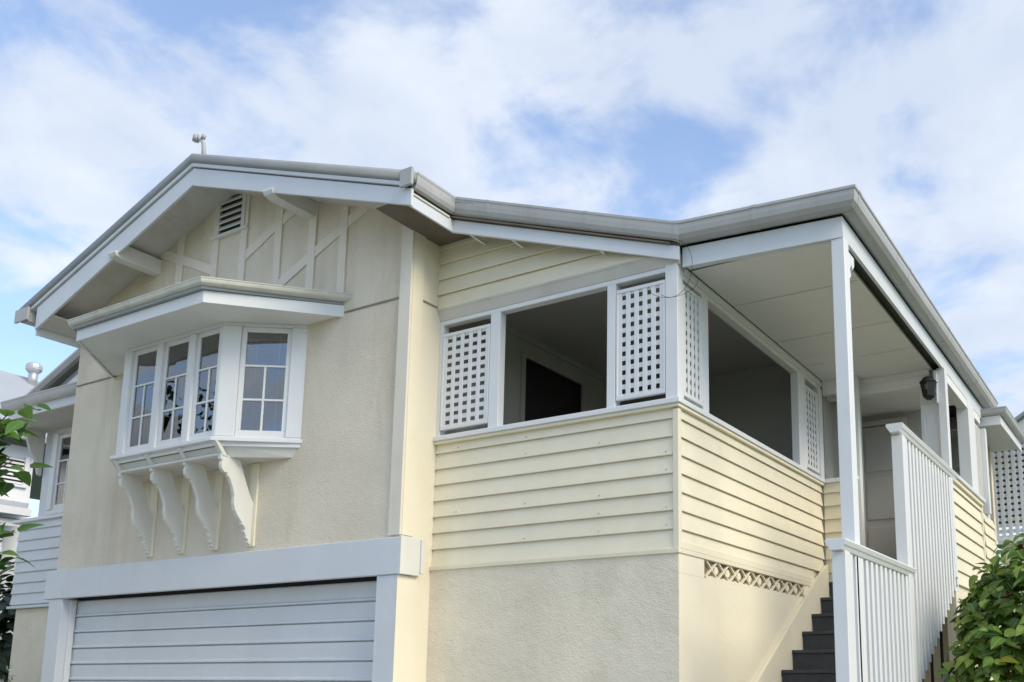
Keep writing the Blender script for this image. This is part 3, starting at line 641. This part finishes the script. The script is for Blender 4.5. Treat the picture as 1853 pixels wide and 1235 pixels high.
# entry column and rear porch side
box('entry_column', 1.14, 1.37, 4.12, 4.24, -1.2, 1.10, 'white', H, .006); box('column_panel', 1.17, 1.20, 4.105, 4.119, -1.15, .75, 'white', H, .003)
box('entry_wall', 1.14, 1.36, 4.121, 4.24, 1.10, 1.30, 'white', H, 0)
box('opening_post', 1.37, 1.462, 4.02, 4.14, -1.2, 1.285, 'white', H)
extr('eave_bracket', [(1.33, 4.0, 1.26), (1.37, 4.0, 1.26), (1.37, 4.0, .86), (1.355, 4.0, .86), (1.352, 4.0, .98)], (0, .05, 0), 'white', H, .002)
box('opening_post', 1.30, 1.45, 5.48, 5.90, .052, 1.285, 'white', H)
box('opening_head', 1.32, 1.44, 4.14, 6.4, 1.16, 1.285, 'ceiling', H)
RS = box('rear_side_wall', 1.30, 1.412, 4.14, 6.10, -1.3, 0, 'cream', H, 0)
boards_y(RS, 4.16, 6.07, 1.42, ZL)
box('corner_stop', 1.39, 1.452, 6.07, 6.12, -1.3, 0, 'cream', H, .003)
box('verandah_sill', 1.28, 1.49, 4.12, 6.14, .001, .05, 'white', H, .006); box('sill_mould', 1.42, 1.465, 4.15, 6.10, -.05, -.001, 'cream', H, .004)
RS2 = box('rear_side_wall', 1.30, 1.432, 6.14, 7.0, -1.9, -.12, 'cream', H, 0)
boards_y(RS2, 6.16, 6.98, 1.44, [z-.12 for z in ZL])
box('shutter', 1.40, 1.43, 5.92, 6.38, .06, 1.1, 'trim', H, .004)
for k in range(4): box('shutter_batten', 1.431, 1.442, 5.97+k*.1, 6.0+k*.1, .06, 1.08, 'trim', H, .002)
box('rear_post', 1.40, 1.50, 6.39, 6.5, -.1, 1.1, 'white', H)
# sash window seen through the rear opening
RWN = box('rear_window', .55, 1.28, 6.30, 6.33, -.2, .0, 'white', H, 0)
box('window_frame', .55, .62, 6.28, 6.34, 0.0, 1.1, 'white', RWN); box('window_frame', .93, 1.0, 6.28, 6.34, 0, 1.1, 'white', RWN); box('window_frame', 1.17, 1.28, 6.28, 6.34, 0, 1.1, 'white', RWN)
box('window_frame', .62, 1.17, 6.29, 6.335, .52, .56, 'white', RWN, .003)
pane([(.62, 6.32, 0), (1.17, 6.32, 0), (1.17, 6.32, 1.1), (.62, 6.32, 1.1)], RWN)
boxes('room_lining', [(.5, 1.28, 6.9, 6.95, -.3, 1.2), (.5, .55, 6.35, 6.9, -.3, 1.2), (.5, 1.28, 6.35, 6.9, 1.13, 1.2)], 'entry', RWN)
box('rear_window_wall', .0, .55, 6.30, 6.36, -1.2, 1.3, 'white', H, 0)
# rear bay hood
HD = extr('window_hood', [(.35, 6.50, 1.21), (1.66, 6.56, 1.21), (1.68, 8.38, 1.21), (.35, 8.38, 1.21)], (0, 0, .03), 'white', H)
sweep('hood_fascia', [(.35, 6.50, 1.17), (1.68, 6.55, 1.17), (1.70, 8.4, 1.17)], [(-.02, 0), (.01, 0), (.01, .13), (-.02, .13)], 'white', HD)
sweep('hood_gutter', [(.4, 6.43, 1.40), (1.78, 6.47, 1.40), (1.80, 8.4, 1.40)], [(u*.6, v*.6) for u, v in GUT], 'gutter', HD)
extr('hood_roof', [(.35, 6.50, 1.36), (1.72, 6.55, 1.36), (1.74, 8.4, 1.36), (.35, 8.4, 1.7)], (0, 0, .02), 'roof', HD)
box('rear_bay_wall', .35, 1.34, 7.25, 7.4, -2.0, 1.2, 'white', H, 0)
# under-floor screen beside the stairs
US = box('underfloor_post', 1.33, 1.45, 4.02, 4.14, GZ, -1.31, 'cream', H, .005)
box('underfloor_rail', 1.36, 1.43, 4.15, 8.2, -1.42, -1.31, 'cream', H); box('underfloor_rail', 1.36, 1.43, 4.15, 8.2, -2.35, -2.24, 'cream', H)
for k in range(26): box('batten', 1.385, 1.41, 4.20+k*.155, 4.285+k*.155, GZ, -1.42, 'cream', H, .002)
boxes('underfloor_back', [(.45, 1.3, 5.6, 5.7, GZ, -1.3)], 'dark_room', H)
extr('underfloor_brace', [(1.16, 4.06, -2.6), (1.26, 4.06, -2.6), (1.34, 4.06, -2.15), (1.34, 4.06, -1.95)], (0, .05, 0), 'cream', H, .003)
for k in range(7): box('batten', .50+k*.12, .58+k*.12, 4.28, 4.30, GZ, -1.45, 'cream', H, .002)

# --- side wing at the far left, set back
WG = box('side_wing', -11.72, XL+.0, .664, .78, -1.30, 0, 'lilac', H, 0)
boards_x(WG, -11.72, XL-.01, .655, ZL, m='lilac')
box('base_wall', -11.66, XL-.01, .70, .85, GZ, -1.32, 'stucco_grey', H)
box('base_trim', -11.78, XL-.01, .62, .70, -1.318, -1.28, 'lilac', H)
box('wing_sill', -11.86, XL-.01, .60, .75, 0, .05, 'white', H, .005)
box('side_wing_wall', -11.30, XL-.01, .68, .80, .05, 1.40, 'lilac', H, 0)
box('side_wing_wall', -11.30, -11.2, .80, 5, -1.3, 1.40, 'lilac', H, 0); box('side_wing_wall', -11.7, -11.6, .80, 5, -4, 0, 'lilac', H, 0)
mW = MX(-10.90, .60, 'x')
WW = lbox('wing_window', mW, -.10, 1.9, .02, .08, .06, .13, 'white', H)
lbox('window_frame', mW, -.06, .06, .0, .08, .13, 1.30, 'white', WW); sash(mW, .06, .60, .13, 1.28, WW); sash(mW, .62, 1.16, .13, 1.28, WW)
boxes('window_backing', [(-10.84, -9.5, .672, .678, .15, 1.3)], 'dark_room', WW)
WR = extr('wing_soffit', [(-11.9, .02, 1.40), (XL-.005, .02, 1.40), (XL-.005, .70, 1.40), (-11.4, .70, 1.40)], (0, 0, .02), 'soffit', H)
WRP = [(XL, -.06, 1.78), (-12.02, -.06, 1.78), (-12.02, 3.5, 1.78)]
WRP = [(XL-.005, .56, 1.80), (-11.86, .56, 1.80), (-11.86, 5, 1.80)]
sweep('wing_fascia', [(XL-.005, .30, 1.56), (-11.72, .30, 1.56), (-11.9, 4, 1.56)], [(-.03, 0), (0, 0), (0, .14), (-.03, .14)], 'lilac', WR, -1)
sweep('wing_gutter', [(XL-.005, .18, 1.82), (-11.75, .18, 1.82), (-11.95, 4, 1.82)], [(u*.8, v*.8) for u, v in GUT], 'gutter', WR, -1)
sweep('wing_verge', [(-11.75, .45, 1.93), (-8.9, .45, 3.05)], [(-.10, -.10), (-.02, -.12), (.02, -.06), (0, 0), (-.10, 0)], 'gutter', WR)
extr('wing_gable', [(-11.6, .60, 1.80), (-8.7, .60, 1.80), (-8.7, .60, 2.95), (-8.95, .60, 2.90)], (0, .1, 0), 'roof', WR)
sweep('wing_barge', [(-10.9, .56, 1.86), (-8.9, .56, 2.65)], [(-.03, -.02), (0, -.02), (0, .10), (-.03, .10)], 'lilac', WR)
extr('wing_roof', [(-11.75, .45, 1.90), (-8.8, .45, 3.02), (-8.8, 6, 3.02), (-11.75, 6, 1.90)], (0, 0, .03), 'roof', WR)
extr('eave_bracket', [(-11.28, .35, 1.38), (-11.28, .65, 1.38), (-11.28, .65, .70), (-11.28, .60, .72), (-11.28, .56, .92), (-11.28, .46, 1.05), (-11.28, .38, 1.28)], (-.06, 0, 0), 'soffit', WR, .003)

# ------------------------------------------------------------------ staircase
ST = thing('staircase', (.7, 2.2, GZ), 'charcoal painted stairs with white slatted balustrade climbing to the verandah corner', 'staircase')
n0y, n0z, dy, dz = 3.79, -1.205, .3235, .2095
for k in range(13):
    y, z = n0y-dy*k, n0z-dz*k
    if k: 
        t = box('tread', .05, 1.36, y, y+dy+.03, z-.035, z, 'charcoal', ST, .004)
    box('riser', .05, 1.36, y+.025, y+.045, z-dz+.001, z-.036, 'charcoal', ST, .001)
# skirting board along the wall, stringer under the balusters
def line(y0, z0, s, y): return z0+s*(y-y0)
extr('skirting_board', [(.005, 3.40, -1.205), (.005, 3.80, -1.0), (.005, 3.80, -1.5), (.005, -.35, -4.0), (.005, -.75, -4.0), (.005, -.75, -3.83)], (.04, 0, 0), 'smooth_cream', ST)
extr('stringer', [(1.362, 3.98, -1.21), (1.362, 3.98, -1.40), (1.362, -.60, GZ+.02), (1.362, -.62, -3.82)], (.03, 0, 0), 'white', ST, .003)
box('newel_post', 1.36, 1.47, -.13, -.01, GZ, -1.40, 'white', ST, .006)
box('newel_post', 1.36, 1.47, 1.80, 1.92, -3.2, -.05, 'white', ST, .006)
box('newel_post', 1.40, 1.45, 4.145, 4.20, -1.35, .02, 'white', ST, .004)
def rail(y0, y1, zt):
    pr = [(-.075, 0), (.075, 0), (.085, -.012), (.07, -.045), (.06, -.055), (.045, -.085), (-.045, -.085), (-.06, -.055), (-.07, -.045), (-.085, -.012)]
    V = []; 
    for y in (y0, y1): V += [(1.415+u, y, zt+v) for u, v in pr]
    n = len(pr); F = [tuple(range(n)), tuple(range(2*n-1, n-1, -1))]+[(i, (i+1) % n, n+(i+1) % n, n+i) for i in range(n)]
    o = mesh('handrail', V, F, 'white', ST); bevelled(o.data, .003); return o
rail(-.20, 1.98, -1.315); rail(1.72, 4.30, .045)
def bal(y, ztop, zbot):
    return box('baluster', 1.418, 1.452, y-.032, y+.032, zbot, ztop, 'white', ST, .004)
y = .075
while y < 1.78:
    bal(y, -1.40, max(GZ+.1, -1.36-.575*(3.985-y))); y += .142
y = 2.01
while y < 4.14:
    bal(y, -.04, -1.37-.575*(3.985-y)); y += .142
box('bottom_rail', 1.40, 1.417, 1.925, 4.1, -.13, -.045, 'white', ST, .002)

# porch post standing by the stair
PP = thing('porch_post', (1.395, .26, GZ), 'tall white square post carrying the front corner of the porch roof beside the stairs', 'post')
box('shaft', 1.34, 1.452, .20, .325, GZ, 1.27, 'white', PP, .006)
extr('fretwork_bracket', [(1.38, .326, 1.25), (1.38, .60, 1.25), (1.38, .60, 1.17), (1.38, .55, 1.12), (1.38, .52, 1.16), (1.38, .47, 1.10), (1.38, .50, 1.05), (1.38, .45, 1.0), (1.38, .41, 1.06), (1.38, .40, .96), (1.38, .345, .90), (1.38, .326, .88)], (.035, 0, 0), 'white', PP, .003)

# wall lantern
LN = thing('wall_lantern', (1.29, 4.0, 1.05), 'black metal coach lantern hanging on the column at the top of the stairs', 'lantern')
box('back_plate', 1.26, 1.33, 4.085, 4.10, .98, 1.16, 'black', LN, .004)
def frustum(name, cx, cy, z0, r0, z1, r1, m, parent, n=6):
    V = [(cx+r*math.cos(2*math.pi*i/n+.5), cy+r*math.sin(2*math.pi*i/n+.5), z) for z, r in ((z0, r0), (z1, r1)) for i in range(n)]
    return mesh(name, V, [tuple(range(n))[::-1], tuple(range(n, 2*n))]+[(i, (i+1) % n, n+(i+1) % n, n+i) for i in range(n)], m, parent)
frustum('lantern_body', 1.28, 3.96, .93, .07, 1.10, .10, 'black', LN); frustum('lantern_roof', 1.28, 3.96, 1.101, .11, 1.17, .05, 'black', LN)
frustum('lantern_base', 1.28, 3.96, .90, .04, .929, .065, 'black', LN); pane([(1.26, 3.868, 1.0), (1.29, 3.868, 1.0), (1.295, 3.856, 1.06), (1.255, 3.856, 1.06)], LN)
tube('lantern_arm', [(1.295, 4.09, 1.14), (1.295, 4.04, 1.20), (1.30, 3.98, 1.17)], .01, 'black', LN)

# loose service cables at the verandah corner
def arc(c, rx, rz, a0, a1, y=-.16, n=22, tilt=0):
    return [(c[0]+rx*math.cos(a0+(a1-a0)*i/n), y+tilt*i/n, c[1]+rz*math.sin(a0+(a1-a0)*i/n)) for i in range(n+1)]
tag(tube('loose_cable', arc((.0, 1.20), .20, .26, 1.9, -2.2, -.12, tilt=.04), .0022, 'black', n=5), 'thin dark cable hanging in a wide loop from the gutter at the verandah corner', 'cable', 'loose cables at the verandah corner')
tag(tube('loose_cable', arc((-.02, 1.08), .22, .12, -3.2, .2, -.09, tilt=.1), .0020, 'black', n=5), 'thin dark cable sagging in a shallow curve across the corner lattice panels', 'cable', 'loose cables at the verandah corner')

# ------------------------------------------------------------------ rear lattice screen
SC = thing('lattice_screen', (2.0, 8.6, GZ), 'tall white square-hole lattice screen on a cream base wall behind the house', 'screen')
box('base_wall', 1.30, 4.2, 8.62, 8.75, GZ, -.24, 'cream', SC); box('sill', 1.25, 4.2, 8.56, 8.78, -.24, -.17, 'white', SC)
lattice(MX(1.20, 8.62, 'x'), 2.9, -.165, 1.55, 28, 17, parent=SC, sl=.058, fr=.04)
box('backing_sheet', 1.2, 4.15, 8.95, 8.97, .15, 1.6, 'dark_room', SC, 0)

# ------------------------------------------------------------------ neighbours
NB = thing('neighbour_house', (-19, 0, GZ), 'white neighbouring house with pale grey hipped roof and louvred window, beyond the left wing', 'house')
extr('roof', [(-19, -10, 4.48), (-15.6, -10, 2.35), (-15.6, 6.6, 2.35), (-19, 4.2, 4.48)], (0, 0, .05), 'nbr_roof', NB)
extr('roof', [(-19, 4.2, 4.48), (-15.6, 6.6, 2.35), (-22.4, 6.6, 2.35)], (0, 0, .05), 'nbr_roof', NB)
extr('roof', [(-19, -10, 4.48), (-22.4, -10, 2.35), (-22.4, 6.6, 2.35), (-19, 4.2, 4.48)], (0, 0, .05), 'nbr_roof', NB)
box('gutter', -15.62, -15.5, -10, 2.95, 2.24, 2.36, 'roof', NB)
box('wall', -22, -16, -9.5, 2.9, GZ, 1.0, 'white', NB, 0); box('wall', -22, -16, -9.5, 2.9, 1.04, 2.2, 'white', NB, 0)
NW = box('window_frame', -16, -15.94, 1.5, 2.72, 1.37, 1.42, 'white', NB); box('window_backing', -15.999, -15.99, 1.5, 2.72, 1.42, 1.95, 'dark_room', NW, 0)
box('window_frame', -15.999, -15.94, 2.72, 2.80, 1.37, 2.0, 'white', NW)
for k in range(7):
    extr('louvre', [(-15.97, 1.5, 1.43+k*.078), (-15.93, 1.5, 1.42+k*.078), (-15.93, 1.5, 1.43+k*.078), (-15.98, 1.5, 1.475+k*.078)], (0, 1.21, 0), 'white', NW)
extr('skirt_roof', [(-16, -9, 1.05), (-14.85, -9, .74), (-14.85, 2.3, .74), (-16, 2.9, 1.05)], (0, 0, .04), 'nbr_roof', NB)
box('gutter', -14.85, -14.72, -9, 2.32, .62, .76, 'white', NB); box('fascia', -14.95, -14.90, -9, 2.25, .42, .56, 'white', NB)
box('soffit', -16, -14.95, -9, 2.3, .56, .58, 'eave_dark', NB, 0)
for k in range(12): 
    extr('weatherboard', [(-15.2, -9, .36-k*.2), (-15.17, -9, .17-k*.2), (-15.2, -9, .165-k*.2)], (0, 11.1, 0), 'white', NB)
box('wall', -16, -15.2, -9, 2.1, GZ, .42, 'white', NB, 0)
RV = tube('roof_ventilator', [(-18.62, 4.0, 4.2), (-18.62, 4.0, 4.62)], .10, 'steel', NB, 14)
def lathe(name, cx, cy, prof, m, parent, n=18):
    V = []; F = []; k = len(prof)
    for i in range(n):
        a = 2*math.pi*i/n; V += [(cx+r*math.cos(a), cy+r*math.sin(a), z) for r, z in prof]
    for i in range(n):
        for j in range(k-1): F.append((i*k+j, ((i+1) % n)*k+j, ((i+1) % n)*k+j+1, i*k+j+1))
    return mesh(name, V, F, m, parent, False)
lathe('ventilator_head', -18.62, 4.0, [(.10, 4.55), (.14, 4.58), (.168, 4.62), (.175, 4.68), (.16, 4.74), (.11, 4.78), (0, 4.79)], 'steel', RV, 20)

NR = thing('neighbour_house', (3, 16, GZ), 'cream gabled house with grey roof edge rising beyond the rear lattice screen', 'house')
extr('gable_wall', [(.9, 16, GZ), (9, 16, GZ), (9, 16, 2.3), (5, 16, 5.6), (.9, 16, 3.1)], (0, 6, 0), 'cream', NR)
sweep('barge_board', [(.2, 15.6, 3.15), (4.9, 15.6, 6.05), (9.6, 15.6, 3.15)], [(-.04, -.32), (0, -.32), (0, 0), (-.04, 0)], 'trim', NR)
sweep('verge_capping', [(.2, 15.55, 3.20), (4.9, 15.55, 6.10), (9.6, 15.55, 3.20)], [(-.2, 0), (.05, 0), (.05, .09), (-.2, .09)], 'roof', NR)
extr('roof', [(.2, 15.6, 3.16), (4.9, 15.6, 6.06), (4.9, 22, 6.06), (.2, 22, 3.16)], (0, 0, .04), 'roof', NR); extr('roof', [(9.6, 15.6, 3.16), (4.9, 15.6, 6.06), (4.9, 22, 6.06), (9.6, 22, 3.16)], (0, 0, .04), 'roof', NR)

# ------------------------------------------------------------------ plants
def leaf_mesh(name, L, Wd, m, fold=.25, droop=.2, heart=True):
    me = bpy.data.meshes.new(name)
    st = [(0, .0), (.10, .62), (.28, 1.0), (.52, .86), (.76, .50), (1, 0)] if heart else [(0, .0), (.15, .5), (.4, 1.0), (.65, .8), (.85, .4), (1, 0)]
    V = [(0, 0, 0)]; uv = [0.]
    for t, w in st[1:-1]:
        back = -.06*L if (heart and t == .10) else 0
        zz = -droop*L*t*t
        V += [(-w*Wd/2, t*L+back, zz+fold*w*Wd/2), (0, t*L, zz), (w*Wd/2, t*L+back, zz+fold*w*Wd/2)]; uv += [-w, 0, w]
    V.append((0, L, -droop*L)); uv.append(0)
    F = [(0, 2, 1), (0, 3, 2)]; n = len(st)-2
    for i in range(n-1):
        a = 1+3*i; F += [(a, a+1, a+4, a+3), (a+1, a+2, a+5, a+4)]
    a = 1+3*(n-1); e = len(V)-1; F += [(a, a+1, e), (a+1, a+2, e)]
    me.from_pydata(V, [], F); me.update()
    ul = me.uv_layers.new(name='UVMap')
    for p in me.polygons:
        p.use_smooth = True
        for li in p.loop_indices:
            vi = me.loops[li].vertex_index; ul.data[li].uv = (uv[vi], V[vi][1]/L)
    me.materials.append(MT[m]); return me
CAM = Vector(cam.location)
def in_frame(p):
    d = Vector(p)-CAM; z = d.dot(_f)
    if z <= .1: return False
    px = 1141.91+1697.08*d.dot(_r2)/z; py = 937.5-1697.08*d.dot(_u2)/z
    return -25 < px < 1880 and -25 < py < 1260
def leafrot(nrm, up=.5):
    """leaf lies with its face along nrm, tip drooping"""
    n = (Vector(nrm)+Vector((random.uniform(-.7, .7), random.uniform(-.7, .7), random.uniform(-.3, .9)))*.8).normalized()
    t = Vector((random.uniform(-1, 1), random.uniform(-1, 1), random.uniform(-1.2, .1))); t = (t-n*t.dot(n)).normalized()
    x = t.cross(n)
    return Matrix(((x.x, t.x, n.x), (x.y, t.y, n.y), (x.z, t.z, n.z)))
def join_leaves(name, lst, protos, parent, m):
    V, F, U = [], [], []
    for p, rot, s, k in lst:
        me = protos[k]; b = len(V)
        V += [tuple(rot @ (v.co*s)+p) for v in me.vertices]
        for pl in me.polygons:
            F.append(tuple(b+i for i in pl.vertices)); U += [me.uv_layers[0].data[li].uv[:] for li in pl.loop_indices]
    mm = bpy.data.meshes.new(name); mm.from_pydata(V, [], F); mm.update(); ul = mm.uv_layers.new(name='UVMap')
    for i, u in enumerate(U): ul.data[i].uv = u
    for p in mm.polygons: p.use_smooth = True
    mm.materials.append(MT[m]); o = link(name, mm, parent); o['kind'] = 'stuff'; return o
def plant_leaves(root, cand, protos, m, limit=300, base=None):
    """cand: (point, rotation, scale, proto, score); the ones that show largest become parts"""
    base = Vector(root.location)
    vis = [c for c in cand if in_frame(c[0])]; vis.sort(key=lambda c: -c[4]); top = vis[:limit]; ids = set(id(c) for c in top)
    for p, rot, s, k, _ in top:
        o = bpy.data.objects.new('leaf', protos[k]); COL.objects.link(o); o.parent = root
        o.matrix_local = Matrix.Translation(p-base) @ rot.to_4x4() @ Matrix.Scale(s, 4)
    rest = [c[:4] for c in cand if id(c) not in ids]
    if rest: join_leaves('foliage', rest, protos, root, m)

# hibiscus-like shrub by the stairs
SH = thing('shrub', (2.75, 2.6, GZ), 'bushy broad-leaved shrub with yellowing leaves and withered flowers beside the stairs', 'shrub')
lp = [leaf_mesh('leaf', .15, .115, 'leaf_bush', f, d) for f, d in ((.25, .25), (.45, .1), (.05, .4))]
random.seed(11)
blobs = [((2.70, 2.7, -1.92), (.80, .9, 1.0)), ((2.20, 2.6, -2.5), (.52, .8, 1.0)), ((3.3, 2.9, -2.2), (.9, .9, 1.2)), ((2.5, 2.5, -3.1), (.65, .85, .9)), ((2.95, 2.7, -1.45), (.55, .6, .55)), ((2.16, 2.8, -1.85), (.42, .5, .6))]
def sample(blobs, n, thin=.25):
    out = []
    while len(out) < n:
        c, r = random.choice(blobs)
        d = Vector((random.gauss(0, 1), random.gauss(0, 1), random.gauss(0, 1))).normalized()
        rad = 1-abs(random.gauss(0, thin)); bump = 1+.10*math.sin(d.x*7+d.z*5+c[0]*3)+.07*math.sin(d.y*11+d.z*9)
        p = Vector(c)+Vector((d.x*r[0], d.y*r[1], d.z*r[2]))*rad*bump
        # inside another blob by a margin: skip
        ins = any(sum(((p[i]-c2[i])/r2[i])**2 for i in range(3)) < .62 for c2, r2 in blobs if c2 != c)
        if ins or p.z < GZ+.1: continue
        out.append((p, d, rad))
    return out
cand = []
for p, d, rad in sample(blobs, 5400, .14):
    toc = (CAM-p).normalized(); nr = (d*.55+Vector((0, 0, .45))+toc*.15)
    rot = leafrot(nr); s = random.uniform(.55, 1.15)
    n = rot @ Vector((0, 0, 1)); cand.append((p, rot, s, random.randrange(3), s*abs(n.dot(toc))*(1 if d.dot(toc) > .0 else .1)*(.3+rad)/(CAM-p).length))
plant_leaves(SH, cand, lp, 'leaf_bush')
for i in range(16):
    a = random.uniform(0, 6.28); r = random.uniform(.3, .8); tip = Vector((2.75+math.cos(a)*r, 2.7+math.sin(a)*r, random.uniform(-2.4, -1.25)))
    b = Vector((2.75+random.uniform(-.1, .1), 2.6+random.uniform(-.1, .1), GZ)); mid = b.lerp(tip, .5)+Vector((random.uniform(-.1, .1), random.uniform(-.1, .1), .15))
    tube('stem', [b, mid, tip], .022, 'twig', SH, 6, .006)
for (fx, fy, fz) in ((2.42, 2.05, -1.18), (2.62, 2.2, -1.02), (2.70, 2.3, -1.08), (2.28, 2.0, -1.62), (2.40, 1.9, -2.05), (2.58, 1.8, -2.3), (2.35, 1.85, -2.75)):
    V, F = [], []
    for j in range(7):
        a = j*.9; c = Vector((fx, fy, fz)); d = Vector((math.cos(a), math.sin(a), random.uniform(-.3, .6)))*.05; e = Vector((-math.sin(a), math.cos(a), .3))*.018; b = len(V)
        V += [c-e, c+e, c+d+e*1.5, c+d*1.25, c+d-e*1.5]; F.append((b, b+1, b+2, b+3, b+4))
    mesh('withered_flower', V, F, 'dead', SH)

# tree at the left edge of the view, trunk just outside the frame
def tree(name, base, h, crown, nleaf, label, cat, leafL, m, limbs, seed, thin=.3):
    random.seed(seed); T = thing(name, base, label, cat); b = Vector(base)
    top = b+Vector((.15, .05, h*.72)); tube('trunk', [b, b+Vector((.08, -.05, h*.25)), b+Vector((.0, .05, h*.5)), top], h*.028, 'bark', T, 9, h*.009)
    pr = [leaf_mesh('leaf', leafL, leafL*.72, m, f, d) for f, d in ((.2, .25), (.4, .1))]; cand = []
    anchor = []
    for tip, sag in limbs:
        tip = Vector(tip); st = b+Vector((.05, 0, h*random.uniform(.35, .6))); mid = st.lerp(tip, .5)+Vector((0, 0, sag))
        q = [st, st.lerp(mid, .6)+Vector((0, 0, .05)), mid, mid.lerp(tip, .6)+Vector((0, 0, sag*.3)), tip]; tube('branch', q, h*.010, 'bark', T, 6, .004)
        for k in range(64):
            t = random.uniform(.35, 1.02); u = t*(len(q)-1); i = min(int(u), len(q)-2); p = q[i].lerp(q[i+1], u-i)+Vector((random.gauss(0, .10), random.gauss(0, .10), random.gauss(0, .08)))
            anchor.append(p)
    for p in anchor:
        rot = leafrot((0, -.3, .8)); s = random.uniform(.7, 1.15); cand.append((p, rot, s, random.randrange(2), s/(CAM-p).length))
    for p, d, rad in sample(crown, nleaf, thin) if crown else []:
        rot = leafrot(d*.5+Vector((0, 0, .6))); s = random.uniform(.6, 1.1); cand.append((p, rot, s, random.randrange(2), s/(CAM-p).length*.7))
    plant_leaves(T, cand, pr, m); return T
tree('tree', (-6.1, -3.6, GZ), 4.4, [((-6.9, -4.6, -.6), (.9, .9, .8)), ((-6.0, -4.6, -.9), (.8, .9, .9)), ((-7.4, -4.2, -1.2), (.9, .9, .8))], 1300,
     'leafy green tree reaching branches into the left edge of the view before the side wing', 'tree', .185, 'leaf_tree',
     [((-4.88, -2.93, -.24), .10), ((-5.0, -2.9, -.12), .12), ((-5.02, -2.8, -.50), .05), ((-4.88, -2.95, -1.12), .0), ((-4.92, -2.9, -1.42), .0), ((-5.08, -2.8, -1.3), 0)], 23)
# garden tree across the front yard (seen mirrored in the bay window)
tree('tree', (-15.5, -8.2, GZ), 8.5, [], 0, 'open-branched garden tree standing across the front yard, away to the left', 'tree', .27, 'leaf_dark',
     [((-14.8, -8.2+dy_, z_), .3) for dy_, z_ in ((-.5, 3.6), (.6, 3.0), (1.6, 2.2), (-1.6, 2.6), (2.4, 1.2), (-2.3, 1.4), (0.2, 4.4), (1.2, 3.8), (-1.0, 4.2), (3.0, .4), (.2, 1.6), (1.9, .2))], 5)
# small dark conifer-like shrub at the bottom left
random.seed(3)
CS = thing('shrub', (-10.3, -.4, GZ), 'small dark needle-leaved shrub at the foot of the side wing', 'shrub')
nl = [leaf_mesh('leaf', .10, .018, 'leaf_dark', .1, .1, False)]
cc = []
for p, d, rad in sample([((-10.3, -.4, -2.75), (.62, .5, .75)), ((-10.2, -.4, -3.4), (.8, .6, .7))], 2600, .22):
    rot = leafrot(d+Vector((0, 0, .3))); cc.append((p, rot, random.uniform(.7, 1.2), 0))
join_leaves('foliage', cc, nl, CS, 'leaf_dark'); tube('stem', [(-10.3, -.4, GZ), (-10.3, -.4, -2.6)], .04, 'bark', CS, 7, .015)
# dark hedge in the gap between the two houses
HG = thing('hedge', (-13.2, 1.5, GZ), 'dark hedge filling the gap between the side wing and the neighbouring house', 'hedge')
cc = []
for p, d, rad in sample([((-13.0, 1.6, -2.4), (1.0, 1.6, 1.9)), ((-13.4, 3.5, -2.2), (1.1, 1.6, 2.1))], 2600, .12):
    cc.append((p, leafrot(d), random.uniform(.8, 1.3), 0))
join_leaves('foliage', cc, [leaf_mesh('leaf', .22, .15, 'leaf_dark')], HG, 'leaf_dark')
